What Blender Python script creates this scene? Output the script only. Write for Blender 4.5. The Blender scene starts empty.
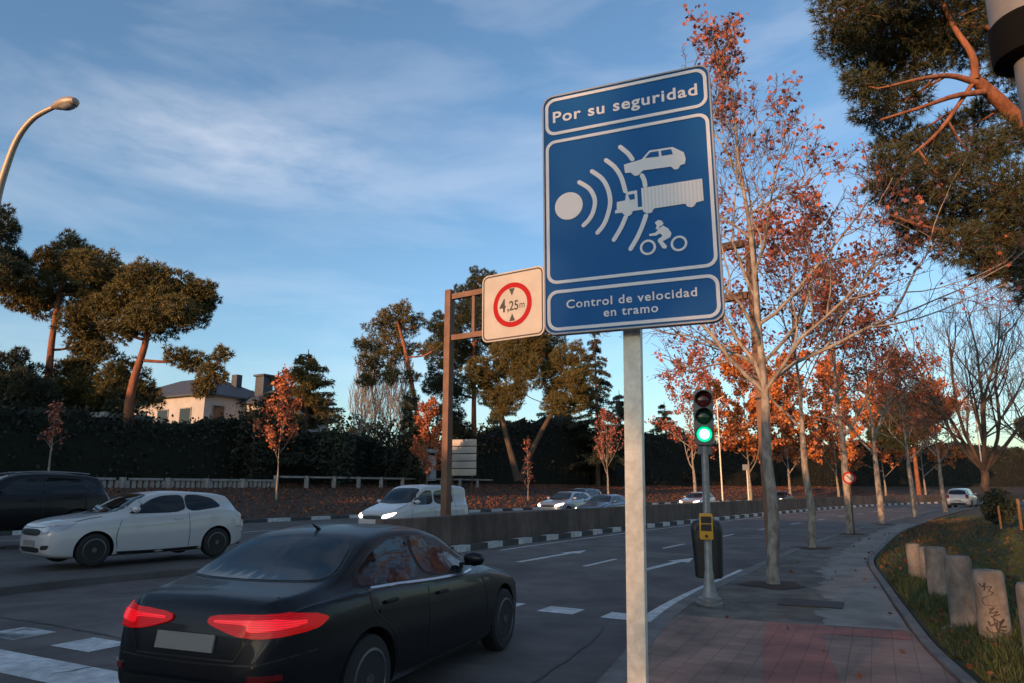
import bpy, bmesh, math, random
import numpy as np
from mathutils import Vector, Matrix
from mathutils.bvhtree import BVHTree
R_ = math.radians
rnd = random.Random(7)
sc = bpy.context.scene
col = sc.collection

# ------------------------------------------------------------------ camera, sky, sun, exposure
EYE = 1.77
PITCH = math.atan(146.5 / 700.0)
cam = bpy.data.cameras.new('camera')
cam.sensor_width = 36.0
cam.lens = 36.0 * 700.0 / 1024.0
cam.clip_start = 0.05
cam.clip_end = 3000.0
cam_o = bpy.data.objects.new('camera', cam)
col.objects.link(cam_o)
cam_o.location = (0, 0, EYE)
cam_o.rotation_euler = (math.pi / 2 + PITCH, 0, 0)
sc.camera = cam_o

SUN_EL = 6.0
SUN_AZ = 36.0           # degrees to the left of straight behind the camera
S = Vector((-math.sin(R_(SUN_AZ)), -math.cos(R_(SUN_AZ)), math.tan(R_(SUN_EL)))).normalized()

world = bpy.data.worlds.new('World')
sc.world = world
world.use_nodes = True
nt = world.node_tree
nt.nodes.clear()
N = nt.nodes.new
L = nt.links.new
w_out = N('ShaderNodeOutputWorld')
w_bg = N('ShaderNodeBackground')
w_bg.inputs['Strength'].default_value = 0.133
sky = N('ShaderNodeTexSky')
sky.sky_type = 'NISHITA'
sky.sun_disc = False
sky.sun_elevation = R_(SUN_EL)
sky.sun_rotation = math.atan2(S.x, S.y)
sky.altitude = 650
sky.air_density = 1.0
sky.dust_density = 2.0
sky.ozone_density = 2.2
tc = N('ShaderNodeTexCoord')
# thin cirrus: noise on the sky direction, stretched along the horizon
mp = N('ShaderNodeMapping'); mp.inputs['Scale'].default_value = (1.3, 1.3, 4.6); mp.inputs['Rotation'].default_value = (0.02, -0.06, 0.3)
mp.inputs['Location'].default_value = (0.35, 0.1, 0.2)
nz = N('ShaderNodeTexNoise'); nz.inputs['Scale'].default_value = 2.7; nz.inputs['Detail'].default_value = 6; nz.inputs['Roughness'].default_value = 0.55
nz.inputs['Distortion'].default_value = 0.35
rp = N('ShaderNodeValToRGB'); rp.color_ramp.elements[0].position = 0.42; rp.color_ramp.elements[1].position = 0.8
L(tc.outputs['Generated'], mp.inputs['Vector']); L(mp.outputs['Vector'], nz.inputs['Vector']); L(nz.outputs['Fac'], rp.inputs['Fac'])
# one denser bank of cirrus in the north-west part of the sky
mp2 = N('ShaderNodeMapping'); mp2.vector_type = 'POINT'
d0 = Vector((-0.40, 0.925, 0.475)).normalized()
sub = N('ShaderNodeVectorMath'); sub.operation = 'SUBTRACT'; sub.inputs[1].default_value = d0
L(tc.outputs['Generated'], sub.inputs[0])
mul = N('ShaderNodeVectorMath'); mul.operation = 'MULTIPLY'; mul.inputs[1].default_value = (3.3, 3.3, 12.0)
L(sub.outputs[0], mul.inputs[0])
ln = N('ShaderNodeVectorMath'); ln.operation = 'LENGTH'; L(mul.outputs[0], ln.inputs[0])
mr = N('ShaderNodeMapRange'); mr.interpolation_type = 'SMOOTHERSTEP'
mr.inputs['From Min'].default_value = 0.0; mr.inputs['From Max'].default_value = 1.15
mr.inputs['To Min'].default_value = 1.0; mr.inputs['To Max'].default_value = 0.0
L(ln.outputs['Value'], mr.inputs['Value'])
nz2 = N('ShaderNodeTexNoise'); nz2.inputs['Scale'].default_value = 5.0; nz2.inputs['Detail'].default_value = 7; nz2.inputs['Roughness'].default_value = 0.6
L(mp.outputs['Vector'], nz2.inputs['Vector'])
mr3 = N('ShaderNodeMapRange'); mr3.inputs['From Min'].default_value = 0.3; mr3.inputs['From Max'].default_value = 0.7
L(nz2.outputs['Fac'], mr3.inputs['Value'])
m1 = N('ShaderNodeMath'); m1.operation = 'MULTIPLY'; L(mr.outputs[0], m1.inputs[0]); L(mr3.outputs[0], m1.inputs[1])
m2 = N('ShaderNodeMath'); m2.operation = 'MULTIPLY'; m2.inputs[1].default_value = 0.22; L(rp.outputs['Color'], m2.inputs[0])
m3 = N('ShaderNodeMath'); m3.operation = 'MULTIPLY_ADD'; m3.inputs[1].default_value = 0.36; L(m1.outputs[0], m3.inputs[0]); L(m2.outputs[0], m3.inputs[2])
tint = N('ShaderNodeMixRGB'); tint.blend_type = 'MULTIPLY'; tint.inputs['Fac'].default_value = 1.0
tint.inputs['Color2'].default_value = (0.96, 1.0, 1.03, 1)
L(sky.outputs['Color'], tint.inputs['Color1'])
mixc = N('ShaderNodeMixRGB'); mixc.inputs['Color2'].default_value = (3.7, 3.7, 3.9, 1)
L(m3.outputs[0], mixc.inputs['Fac']); L(tint.outputs['Color'], mixc.inputs['Color1'])
L(mixc.outputs['Color'], w_bg.inputs['Color']); L(w_bg.outputs[0], w_out.inputs[0])

sun = bpy.data.lights.new('sun', 'SUN')
sun.energy = 2.3
sun.angle = R_(0.5)
sun.color = (1.0, 0.50, 0.24)
sun_o = bpy.data.objects.new('sun', sun); col.objects.link(sun_o)
sun_o.rotation_euler = (-S).to_track_quat('-Z', 'Y').to_euler()

sc.view_settings.view_transform = 'Standard'
sc.view_settings.look = 'None'
sc.view_settings.gamma = 1.0
sc.view_settings.use_curve_mapping = False
sc.view_settings.exposure = 1.25

# ------------------------------------------------------------------ helpers
def ray(px, py):
    u = (px - 512) / 700.0; v = (341.5 - py) / 700.0
    c, s = math.cos(PITCH), math.sin(PITCH)
    return (u, c - v * s, s + v * c)
def at(px, py, Y):
    x, y, w = ray(px, py); t = Y / y
    return Vector((x * t, Y, EYE + w * t))

def mat(name, color, rough=0.8, metal=0.0, var=None, scale=3.0, bump=0.0, bscale=40.0, spec=0.5, coat=0.0, island=None, emit=None, estr=0.0, detail=5.0, stretch=None, blotch=None):
    """principled material; var = second colour mixed in by noise on world position; island = list of colours per loose piece"""
    m = bpy.data.materials.new(name); m.use_nodes = True
    t = m.node_tree; b = t.nodes['Principled BSDF']
    b.inputs['Base Color'].default_value = (*color, 1); b.inputs['Roughness'].default_value = rough
    b.inputs['Metallic'].default_value = metal
    b.inputs['Specular IOR Level'].default_value = spec
    b.inputs['Coat Weight'].default_value = coat
    b.inputs['Coat Roughness'].default_value = 0.06
    g = None
    if var is not None or bump:
        g = t.nodes.new('ShaderNodeNewGeometry')
        src = g.outputs['Position']
        if stretch:
            mm = t.nodes.new('ShaderNodeMapping'); mm.inputs['Scale'].default_value = stretch
            t.links.new(src, mm.inputs['Vector']); src = mm.outputs['Vector']
    if var is not None:
        n = t.nodes.new('ShaderNodeTexNoise'); n.inputs['Scale'].default_value = scale; n.inputs['Detail'].default_value = detail; n.inputs['Roughness'].default_value = 0.62
        t.links.new(src, n.inputs['Vector'])
        r = t.nodes.new('ShaderNodeValToRGB'); r.color_ramp.elements[0].position = 0.36; r.color_ramp.elements[1].position = 0.64
        r.color_ramp.elements[0].color = (*color, 1); r.color_ramp.elements[1].color = (*var, 1)
        t.links.new(n.outputs['Fac'], r.inputs['Fac']); t.links.new(r.outputs['Color'], b.inputs['Base Color'])
    if blotch:   # broad uneven tone: (scale, low, high)
        nb = t.nodes.new('ShaderNodeTexNoise'); nb.inputs['Scale'].default_value = blotch[0]; nb.inputs['Detail'].default_value = 6; nb.inputs['Roughness'].default_value = 0.7; nb.inputs['Distortion'].default_value = 0.6
        t.links.new(g.outputs['Position'], nb.inputs['Vector'])
        mrb = t.nodes.new('ShaderNodeMapRange'); mrb.inputs['From Min'].default_value = 0.38; mrb.inputs['From Max'].default_value = 0.62
        mrb.inputs['To Min'].default_value = blotch[1]; mrb.inputs['To Max'].default_value = blotch[2]
        t.links.new(nb.outputs['Fac'], mrb.inputs['Value'])
        mb_ = t.nodes.new('ShaderNodeMixRGB'); mb_.blend_type = 'MULTIPLY'; mb_.inputs['Fac'].default_value = 1
        t.links.new(r.outputs['Color'], mb_.inputs['Color1']); t.links.new(mrb.outputs[0], mb_.inputs['Color2']); t.links.new(mb_.outputs['Color'], b.inputs['Base Color'])
    if island:
        g = t.nodes.new('ShaderNodeNewGeometry')
        r = t.nodes.new('ShaderNodeValToRGB'); r.color_ramp.interpolation = 'LINEAR'
        k = len(island)
        while len(r.color_ramp.elements) < k: r.color_ramp.elements.new(0.5)
        for i, c in enumerate(island):
            r.color_ramp.elements[i].position = i / (k - 1); r.color_ramp.elements[i].color = (*c, 1)
        t.links.new(g.outputs['Random Per Island'], r.inputs['Fac']); t.links.new(r.outputs['Color'], b.inputs['Base Color'])
    if bump:
        n2 = t.nodes.new('ShaderNodeTexNoise'); n2.inputs['Scale'].default_value = bscale; n2.inputs['Detail'].default_value = 4
        t.links.new(src, n2.inputs['Vector'])
        bp = t.nodes.new('ShaderNodeBump'); bp.inputs['Strength'].default_value = bump; bp.inputs['Distance'].default_value = 0.02
        t.links.new(n2.outputs['Fac'], bp.inputs['Height']); t.links.new(bp.outputs['Normal'], b.inputs['Normal'])
    if emit:
        b.inputs['Emission Color'].default_value = (*emit, 1); b.inputs['Emission Strength'].default_value = estr
    return m

def tag(o, label=None, cat=None, group=None, kind=None):
    if label: o['label'] = label
    if cat: o['category'] = cat
    if group: o['group'] = group
    if kind: o['kind'] = kind
    return o
def empty(name, loc=(0, 0, 0), rz=0.0, label=None, cat=None, group=None):
    o = bpy.data.objects.new(name, None); col.objects.link(o)
    o.location = loc; o.rotation_euler = (0, 0, rz); o.empty_display_size = 0.2
    return tag(o, label, cat, group)
def link(name, me, parent=None):
    o = bpy.data.objects.new(name, me); col.objects.link(o)
    if parent is not None: o.parent = parent
    return o
def copy_tree(o, parent=None):
    c = o.copy(); col.objects.link(c)
    if parent is not None: c.parent = parent
    for ch in list(o.children): copy_tree(ch, c)
    return c

def np_mesh(name, V, F, m, parent=None, smooth=False):
    """V (n,3), F (k,c) faces with the same number of corners"""
    V = np.asarray(V, np.float32); F = np.asarray(F, np.int32)
    me = bpy.data.meshes.new(name)
    me.vertices.add(len(V)); me.vertices.foreach_set('co', V.ravel())
    k, c = F.shape
    me.loops.add(k * c); me.loops.foreach_set('vertex_index', F.ravel())
    me.polygons.add(k); me.polygons.foreach_set('loop_start', np.arange(0, k * c, c, dtype=np.int32))
    try: me.polygons.foreach_set('loop_total', np.full(k, c, np.int32))
    except Exception: pass
    me.materials.append(m)
    me.update(calc_edges=True); me.validate()
    if smooth: me.polygons.foreach_set('use_smooth', np.ones(k, bool))
    return link(name, me, parent)

class MB:
    def __init__(s): s.v = []; s.f = []; s.m = []
    def add(s, vs, fs, mi=0):
        o = len(s.v); s.v += [tuple(x) for x in vs]; s.f += [tuple(i + o for i in f) for f in fs]; s.m += [mi] * len(fs); return s
    def box(s, c, d, rz=0.0, mi=0, M=None):
        x, y, z = d[0] / 2, d[1] / 2, d[2] / 2
        vs = [Vector((a, b, e)) for a in (-x, x) for b in (-y, y) for e in (-z, z)]
        T = Matrix.Translation(Vector(c)) @ Matrix.Rotation(rz, 4, 'Z')
        if M is not None: T = M @ T
        return s.add([T @ q for q in vs], [(0, 1, 3, 2), (4, 6, 7, 5), (0, 4, 5, 1), (2, 3, 7, 6), (0, 2, 6, 4), (1, 5, 7, 3)], mi)
    def tube(s, pts, rad, sides=8, mi=0, cap=True):
        pts = [Vector(p) for p in pts]; n = len(pts)
        if not hasattr(rad, '__len__'): rad = [rad] * n
        vs = []; ref = None
        for i, p in enumerate(pts):
            t = (pts[min(i + 1, n - 1)] - pts[max(i - 1, 0)])
            t = t.normalized() if t.length > 1e-9 else Vector((0, 0, 1))
            if ref is None: ref = Vector((1, 0, 0)) if abs(t.x) < 0.9 else Vector((0, 1, 0))
            a = (ref - t * ref.dot(t)).normalized(); ref = a; b = t.cross(a)
            for k in range(sides):
                an = 2 * math.pi * k / sides
                vs.append(p + (a * math.cos(an) + b * math.sin(an)) * rad[i])
        fs = [(i * sides + k, i * sides + (k + 1) % sides, (i + 1) * sides + (k + 1) % sides, (i + 1) * sides + k) for i in range(n - 1) for k in range(sides)]
        if cap: fs += [tuple(range(sides))[::-1], tuple((n - 1) * sides + k for k in range(sides))]
        return s.add(vs, fs, mi)
    def lathe(s, prof, c=(0, 0, 0), segs=24, mi=0, axis='Z', M=None):
        """prof list of (r, h) from bottom to top; closed with caps"""
        vs = []
        for r, h in prof:
            for k in range(segs):
                a = 2 * math.pi * k / segs
                if axis == 'Z': q = Vector((r * math.cos(a), r * math.sin(a), h))
                elif axis == 'X': q = Vector((h, r * math.cos(a), r * math.sin(a)))
                else: q = Vector((r * math.sin(a), h, r * math.cos(a)))
                q = q + Vector(c)
                vs.append(M @ q if M is not None else q)
        n = len(prof)
        fs = [(i * segs + k, i * segs + (k + 1) % segs, (i + 1) * segs + (k + 1) % segs, (i + 1) * segs + k) for i in range(n - 1) for k in range(segs)]
        fs += [tuple(range(segs))[::-1], tuple((n - 1) * segs + k for k in range(segs))]
        return s.add(vs, fs, mi)
    def prism(s, poly, M, depth, mi=0):
        """poly in local XZ of M, extruded along local +Y by depth (front at y=0)"""
        n = len(poly)
        vs = [M @ Vector((x, 0, z)) for x, z in poly] + [M @ Vector((x, depth, z)) for x, z in poly]
        fs = [tuple(range(n)), tuple(range(2 * n - 1, n - 1, -1))] + [(i, i + n, (i + 1) % n + n, (i + 1) % n) for i in range(n)]
        return s.add(vs, fs, mi)
    def build(s, name, mats, parent=None, smooth=False, bevel=0.0, segs=2, angle=35):
        if not isinstance(mats, (list, tuple)): mats = [mats]
        me = bpy.data.meshes.new(name); me.from_pydata(s.v, [], s.f)
        for m in mats: me.materials.append(m)
        for p, i in zip(me.polygons, s.m): p.material_index = i
        bm = bmesh.new(); bm.from_mesh(me)
        bmesh.ops.recalc_face_normals(bm, faces=bm.faces)
        if bevel:
            es = [e for e in bm.edges if len(e.link_faces) == 2 and e.calc_face_angle(0) > R_(30)]
            bmesh.ops.bevel(bm, geom=es, offset=bevel, segments=segs, profile=0.7, affect='EDGES', clamp_overlap=True)
        bm.to_mesh(me); bm.free()
        if smooth or bevel:
            me.polygons.foreach_set('use_smooth', np.ones(len(me.polygons), bool))
            me.set_sharp_from_angle(angle=R_(angle))
        me.update()
        return link(name, me, parent)

# ------------------------------------------------------------------ materials
M = {}
M['asphalt'] = mat('asphalt', (0.088, 0.073, 0.068), 0.8, var=(0.14, 0.118, 0.108), scale=0.9, bump=0.6, bscale=130, detail=12, blotch=(0.35, 0.55, 1.2))
M['asphalt_old'] = mat('old asphalt', (0.062, 0.055, 0.051), 0.85, var=(0.10, 0.09, 0.083), scale=0.9, bump=0.5, bscale=140, detail=9)
M['pave_grey'] = mat('pavement asphalt', (0.088, 0.070, 0.056), 0.85, var=(0.20, 0.168, 0.138), scale=1.6, bump=0.6, bscale=90, detail=12, blotch=(0.9, 0.6, 1.1))
M['pave_light'] = mat('worn concrete path', (0.20, 0.176, 0.15), 0.85, var=(0.28, 0.25, 0.215), scale=1.8, bump=0.4, bscale=120, detail=10, blotch=(1.1, 0.7, 1.08))
M['kerb'] = mat('kerb stone', (0.11, 0.10, 0.09), 0.85, var=(0.18, 0.165, 0.15), scale=3, bump=0.4, bscale=60)
M['white'] = mat('white road paint', (0.46, 0.455, 0.45), 0.7, var=(0.72, 0.72, 0.70), scale=7, detail=12, bump=0.3, bscale=120, blotch=(0.8, 0.7, 1.05))
M['black'] = mat('black kerb paint', (0.03, 0.03, 0.032), 0.7, var=(0.06, 0.058, 0.055), scale=4)
M['concrete'] = mat('barrier concrete', (0.08, 0.056, 0.043), 0.9, var=(0.135, 0.098, 0.076), scale=2.4, bump=0.4, bscale=30, detail=10, stretch=(1, 1, .22), blotch=(0.35, 0.7, 1.2))
M['bollard'] = mat('bollard concrete', (0.17, 0.15, 0.125), 0.9, var=(0.26, 0.235, 0.195), scale=9, bump=0.4, bscale=45, detail=10, stretch=(1, 1, .5), blotch=(2.6, 0.62, 1.15))
M['soil'] = mat('leafy soil', (0.026, 0.017, 0.011), 0.95, var=(0.070, 0.034, 0.017), scale=2.2, bump=0.8, bscale=18, detail=10)
M['lawn'] = mat('lawn soil', (0.022, 0.030, 0.010), 0.95, var=(0.055, 0.040, 0.018), scale=0.9, bump=0.8, bscale=22, detail=9)
M['ground'] = mat('dry ground', (0.06, 0.05, 0.03), 0.95, var=(0.05, 0.055, 0.025), scale=0.2)
M['bark'] = mat('plane bark', (0.13, 0.108, 0.088), 0.9, var=(0.36, 0.32, 0.26), scale=8, bump=0.9, bscale=25, stretch=(1, 1, 0.45))
M['bark_dark'] = mat('dark bark', (0.055, 0.04, 0.03), 0.95, var=(0.10, 0.07, 0.05), scale=5, bump=0.7, bscale=20, stretch=(1, 1, 0.3))
M['bark_pine'] = mat('pine bark', (0.15, 0.055, 0.030), 0.95, var=(0.29, 0.115, 0.06), scale=5, bump=1.0, bscale=14, stretch=(1, 1, 0.4))
M['twig_red'] = mat('reddish twig', (0.115, 0.062, 0.050), 0.9)
M['twig'] = mat('bare twig', (0.12, 0.095, 0.08), 0.9)
M['leaf_red'] = mat('red leaf', (0.3, 0.08, 0.04), 0.7, island=[(0.13, 0.042, 0.032), (0.26, 0.080, 0.050), (0.40, 0.12, 0.06), (0.20, 0.075, 0.065)])
M['leaf_orange'] = mat('orange leaf', (0.4, 0.13, 0.03), 0.7, island=[(0.24, 0.070, 0.024), (0.46, 0.14, 0.035), (0.56, 0.20, 0.05), (0.30, 0.095, 0.03)])
M['leaf_rust'] = mat('rusty leaf', (0.4, 0.13, 0.03), 0.7, island=[(0.20, 0.055, 0.024), (0.36, 0.105, 0.036), (0.46, 0.15, 0.05), (0.28, 0.085, 0.045)])
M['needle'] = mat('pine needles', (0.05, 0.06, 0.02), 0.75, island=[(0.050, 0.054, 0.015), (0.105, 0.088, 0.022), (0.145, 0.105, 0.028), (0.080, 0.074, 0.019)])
M['needle_core'] = mat('opaque clump core', (0.030, 0.034, 0.013), 1.0, var=(0.055, 0.050, 0.018), scale=5)  # dark fill for the cores added to shade the pine clumps
M['needle_mid'] = mat('shaded pine needles', (0.03, 0.04, 0.015), 0.75, island=[(0.018, 0.028, 0.013), (0.036, 0.046, 0.018), (0.062, 0.058, 0.020), (0.028, 0.040, 0.017)])  # the near pine's shade is put into this darker needle colour
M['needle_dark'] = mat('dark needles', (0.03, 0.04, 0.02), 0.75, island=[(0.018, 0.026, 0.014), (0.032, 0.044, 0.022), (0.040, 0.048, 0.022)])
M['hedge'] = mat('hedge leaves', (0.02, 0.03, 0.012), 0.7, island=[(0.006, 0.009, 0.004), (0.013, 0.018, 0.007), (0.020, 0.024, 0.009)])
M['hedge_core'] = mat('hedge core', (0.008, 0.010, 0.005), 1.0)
M['grass'] = mat('grass blades', (0.05, 0.07, 0.02), 0.7, island=[(0.022, 0.042, 0.010), (0.042, 0.072, 0.015), (0.068, 0.088, 0.022), (0.05, 0.050, 0.018)])
M['litter'] = mat('fallen leaves', (0.2, 0.07, 0.03), 0.8, island=[(0.06, 0.026, 0.014), (0.14, 0.050, 0.020), (0.24, 0.080, 0.026), (0.09, 0.042, 0.022)])
M['galv'] = mat('galvanised steel', (0.64, 0.60, 0.48), 0.5, 0.1, var=(0.84, 0.80, 0.66), scale=22, bump=0.06, bscale=60, detail=8)
M['pole_paint'] = mat('grey pole paint', (0.13, 0.13, 0.13), 0.6, 0.0, var=(0.17, 0.17, 0.168), scale=6)
M['band'] = mat('black band', (0.004, 0.004, 0.004), 0.85, spec=0.1)
M['grey_metal'] = mat('grey metal', (0.17, 0.17, 0.17), 0.45, 0.4, var=(0.25, 0.25, 0.24), scale=8)
M['rust'] = mat('brown painted steel', (0.13, 0.070, 0.043), 0.7, 0.1, var=(0.19, 0.105, 0.066), scale=2.5, bump=0.2, bscale=40)
M['lamp_metal'] = mat('lamp post metal', (0.32, 0.27, 0.22), 0.5, 0.3)
M['sign_blue'] = mat('blue sign sheeting', (0.004, 0.105, 0.31), 0.5, var=(0.005, 0.115, 0.33), scale=2, spec=0.15)
M['sign_white'] = mat('white sign sheeting', (0.80, 0.80, 0.78), 0.5, spec=0.2)
M['sign_ribbed'] = mat('ribbed white sheeting', (0.8, 0.8, 0.78), 0.5, spec=0.2)
t_ = M['sign_ribbed'].node_tree; c_ = t_.nodes.new('ShaderNodeTexCoord'); w_ = t_.nodes.new('ShaderNodeTexWave'); w_.bands_direction = 'X'; w_.inputs['Scale'].default_value = 17; w_.inputs['Distortion'].default_value = 0
r_ = t_.nodes.new('ShaderNodeValToRGB'); r_.color_ramp.elements[0].position = 0.1; r_.color_ramp.elements[0].color = (0.68, 0.68, 0.66, 1); r_.color_ramp.elements[1].position = 0.4; r_.color_ramp.elements[1].color = (0.80, 0.80, 0.78, 1)
t_.links.new(c_.outputs['Object'], w_.inputs['Vector']); t_.links.new(w_.outputs['Fac'], r_.inputs['Fac']); t_.links.new(r_.outputs['Color'], t_.nodes['Principled BSDF'].inputs['Base Color'])
M['sign_cream'] = mat('cream sign sheeting', (0.34, 0.32, 0.29), 0.5, var=(0.40, 0.375, 0.34), scale=1.5)
M['sign_red'] = mat('red sign sheeting', (0.30, 0.004, 0.007), 0.5, spec=0.15)
M['sign_black'] = mat('black lettering', (0.02, 0.02, 0.02), 0.5)
M['sign_back'] = mat('sign back', (0.30, 0.30, 0.30), 0.5, 0.5)
M['plastic'] = mat('black plastic', (0.012, 0.012, 0.012), 0.45)
M['grey_plastic'] = mat('grey plastic', (0.13, 0.13, 0.12), 0.5)
M['yellow'] = mat('yellow plastic', (0.62, 0.30, 0.02), 0.45)
M['lens_red'] = mat('unlit red lens', (0.08, 0.012, 0.012), 0.15)
M['lens_green_off'] = mat('unlit dark lens', (0.010, 0.05, 0.025), 0.15)
M['lens_green'] = mat('lit green lens', (0.02, 0.4, 0.2), 0.3, emit=(0.0, 0.50, 0.21), estr=0.9)
M['lamp_core'] = mat('lit green lamp core', (0.3, 0.8, 0.6), 0.3, emit=(0.42, 1.0, 0.74), estr=1.6)
M['rubber'] = mat('tyre rubber', (0.015, 0.015, 0.015), 0.85)
M['trim'] = mat('bright window trim', (0.45, 0.45, 0.46), 0.25, 0.9)
M['rim'] = mat('alloy rim', (0.12, 0.12, 0.125), 0.4, 0.8)
M['glass'] = mat('dark car glass', (0.006, 0.009, 0.011), 0.05, spec=0.5)
M['lens'] = mat('clear headlamp', (0.35, 0.36, 0.38), 0.1, 0.3, coat=1.0)
M['lens_lit'] = mat('lit headlamp', (0.8, 0.8, 0.75), 0.2, emit=(1.0, 0.86, 0.62), estr=2.2)
M['tail_lit'] = mat('lit tail lamp', (0.22, 0.002, 0.003), 0.3, spec=0.25, coat=0.15, emit=(1.0, 0.0, 0.004), estr=0.13)
M['tail_strip'] = mat('lit tail lamp strip', (0.5, 0.005, 0.01), 0.2, emit=(1.0, 0.004, 0.012), estr=0.34)
M['tail'] = mat('red tail lamp', (0.14, 0.004, 0.006), 0.2, coat=0.4)
for nm_ in ('tail_lit', 'tail_strip'):
    t_ = M[nm_].node_tree; b_ = t_.nodes['Principled BSDF']; c_ = t_.nodes.new('ShaderNodeTexCoord'); w_ = t_.nodes.new('ShaderNodeTexWave'); w_.bands_direction = 'Z'; w_.inputs['Scale'].default_value = 22; w_.inputs['Distortion'].default_value = 1.5; w_.inputs['Detail'].default_value = 3
    r_ = t_.nodes.new('ShaderNodeMapRange'); e0 = b_.inputs['Emission Strength'].default_value; r_.inputs['To Min'].default_value = e0 * .45; r_.inputs['To Max'].default_value = e0 * 1.15
    t_.links.new(c_.outputs['Object'], w_.inputs['Vector']); t_.links.new(w_.outputs['Fac'], r_.inputs['Value']); t_.links.new(r_.outputs[0], b_.inputs['Emission Strength'])
M['paint_dark'] = mat('dark blue car paint', (0.0025, 0.0035, 0.006), 0.42, 0.0, spec=0.25, coat=0.22)
M['paint_white'] = mat('white car paint', (0.46, 0.455, 0.45), 0.35, coat=0.8)
M['paint_black'] = mat('black car paint', (0.003, 0.003, 0.004), 0.4, spec=0.25, coat=0.25)
M['paint_silver'] = mat('silver car paint', (0.34, 0.36, 0.40), 0.32, 0.5, coat=0.8)
M['paint_blue'] = mat('blue car paint', (0.03, 0.06, 0.10), 0.3, 0.3, coat=1.0)
M['plate'] = mat('number plate', (0.20, 0.19, 0.175), 0.5)
M['stucco'] = mat('pale stucco', (0.38, 0.37, 0.355), 0.9, var=(0.45, 0.44, 0.42), scale=1)
M['slate'] = mat('slate roof', (0.045, 0.052, 0.065), 0.7, var=(0.07, 0.078, 0.09), scale=2, stretch=(1, 1, 6))
M['brick'] = mat('brown brick', (0.16, 0.09, 0.06), 0.9)
M['window'] = mat('house window', (0.015, 0.018, 0.02), 0.1)
M['stone'] = mat('balustrade stone', (0.24, 0.22, 0.20), 0.9, var=(0.34, 0.32, 0.29), scale=3, bump=0.3, bscale=30)
M['wood'] = mat('wooden stake', (0.34, 0.18, 0.07), 0.8)
M['iron'] = mat('cast iron', (0.03, 0.028, 0.027), 0.6, 0.5, bump=0.5, bscale=60)
M['graffiti'] = mat('graffiti ink', (0.02, 0.016, 0.02), 0.6)

def tile_mat(name, a, b, size, mortar, rot):
    """small square paving tiles on world position"""
    m = bpy.data.materials.new(name); m.use_nodes = True; t = m.node_tree; p = t.nodes['Principled BSDF']
    g = t.nodes.new('ShaderNodeNewGeometry'); mp = t.nodes.new('ShaderNodeMapping'); mp.inputs['Rotation'].default_value = (0, 0, rot)
    t.links.new(g.outputs['Position'], mp.inputs['Vector'])
    br = t.nodes.new('ShaderNodeTexBrick'); br.offset = 0.0; br.inputs['Scale'].default_value = 1.0
    br.inputs['Brick Width'].default_value = size; br.inputs['Row Height'].default_value = size; br.inputs['Mortar Size'].default_value = 0.006
    br.inputs['Color1'].default_value = (*a, 1); br.inputs['Color2'].default_value = (*b, 1); br.inputs['Mortar'].default_value = (*mortar, 1)
    t.links.new(mp.outputs['Vector'], br.inputs['Vector'])
    n = t.nodes.new('ShaderNodeTexNoise'); n.inputs['Scale'].default_value = 1.7; n.inputs['Detail'].default_value = 12
    t.links.new(g.outputs['Position'], n.inputs['Vector'])
    r = t.nodes.new('ShaderNodeValToRGB'); r.color_ramp.elements[0].position = 0.3; r.color_ramp.elements[1].position = 0.7
    r.color_ramp.elements[0].color = (0.52, 0.50, 0.50, 1); r.color_ramp.elements[1].color = (1.2, 1.15, 1.1, 1)
    t.links.new(n.outputs['Fac'], r.inputs['Fac'])
    mx = t.nodes.new('ShaderNodeMixRGB'); mx.blend_type = 'MULTIPLY'; mx.inputs['Fac'].default_value = 1
    t.links.new(br.outputs['Color'], mx.inputs['Color1']); t.links.new(r.outputs['Color'], mx.inputs['Color2'])
    t.links.new(mx.outputs['Color'], p.inputs['Base Color']); p.inputs['Roughness'].default_value = 0.85
    bp = t.nodes.new('ShaderNodeBump'); bp.inputs['Strength'].default_value = 0.5; bp.inputs['Distance'].default_value = 0.006
    t.links.new(br.outputs['Fac'], bp.inputs['Height']); bp.invert = True; t.links.new(bp.outputs['Normal'], p.inputs['Normal'])
    return m
M['tiles'] = tile_mat('brown paving tiles', (0.255, 0.158, 0.122), (0.295, 0.185, 0.145), 0.20, (0.19, 0.12, 0.092), R_(27))
M['tiles_red'] = tile_mat('red paving tiles', (0.33, 0.118, 0.09), (0.37, 0.135, 0.105), 0.20, (0.24, 0.09, 0.07), R_(27))

# ------------------------------------------------------------------ road geometry
KP = [(-16, -40), (-9, -20), (-5.2, -10), (-1.75, 0), (0.73, 6.53), (1.75, 9.35), (2.85, 11.7), (4.6, 14.75), (8.37, 21.13), (15.04, 31.26), (26, 46.5), (38.9, 62.8), (55, 78), (82, 95), (130, 118), (220, 155)]
def catmull(P, n=24):
    P = [np.array(p, float) for p in P]; out = []
    for i in range(len(P) - 1):
        p0 = P[max(i - 1, 0)]; p1 = P[i]; p2 = P[i + 1]; p3 = P[min(i + 2, len(P) - 1)]
        for k in range(n):
            t = k / n
            out.append(0.5 * ((2 * p1) + (-p0 + p2) * t + (2 * p0 - 5 * p1 + 4 * p2 - p3) * t * t + (-p0 + 3 * p1 - 3 * p2 + p3) * t ** 3))
    out.append(P[-1]); return np.array(out)
_k = catmull(KP)
_seg = np.r_[0, np.cumsum(np.linalg.norm(np.diff(_k, axis=0), axis=1))]
_s0 = np.interp(0.0, _k[:, 1], _seg)
KS = _seg - _s0
SMIN, SMAX = float(KS[0]), float(KS[-1])
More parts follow.
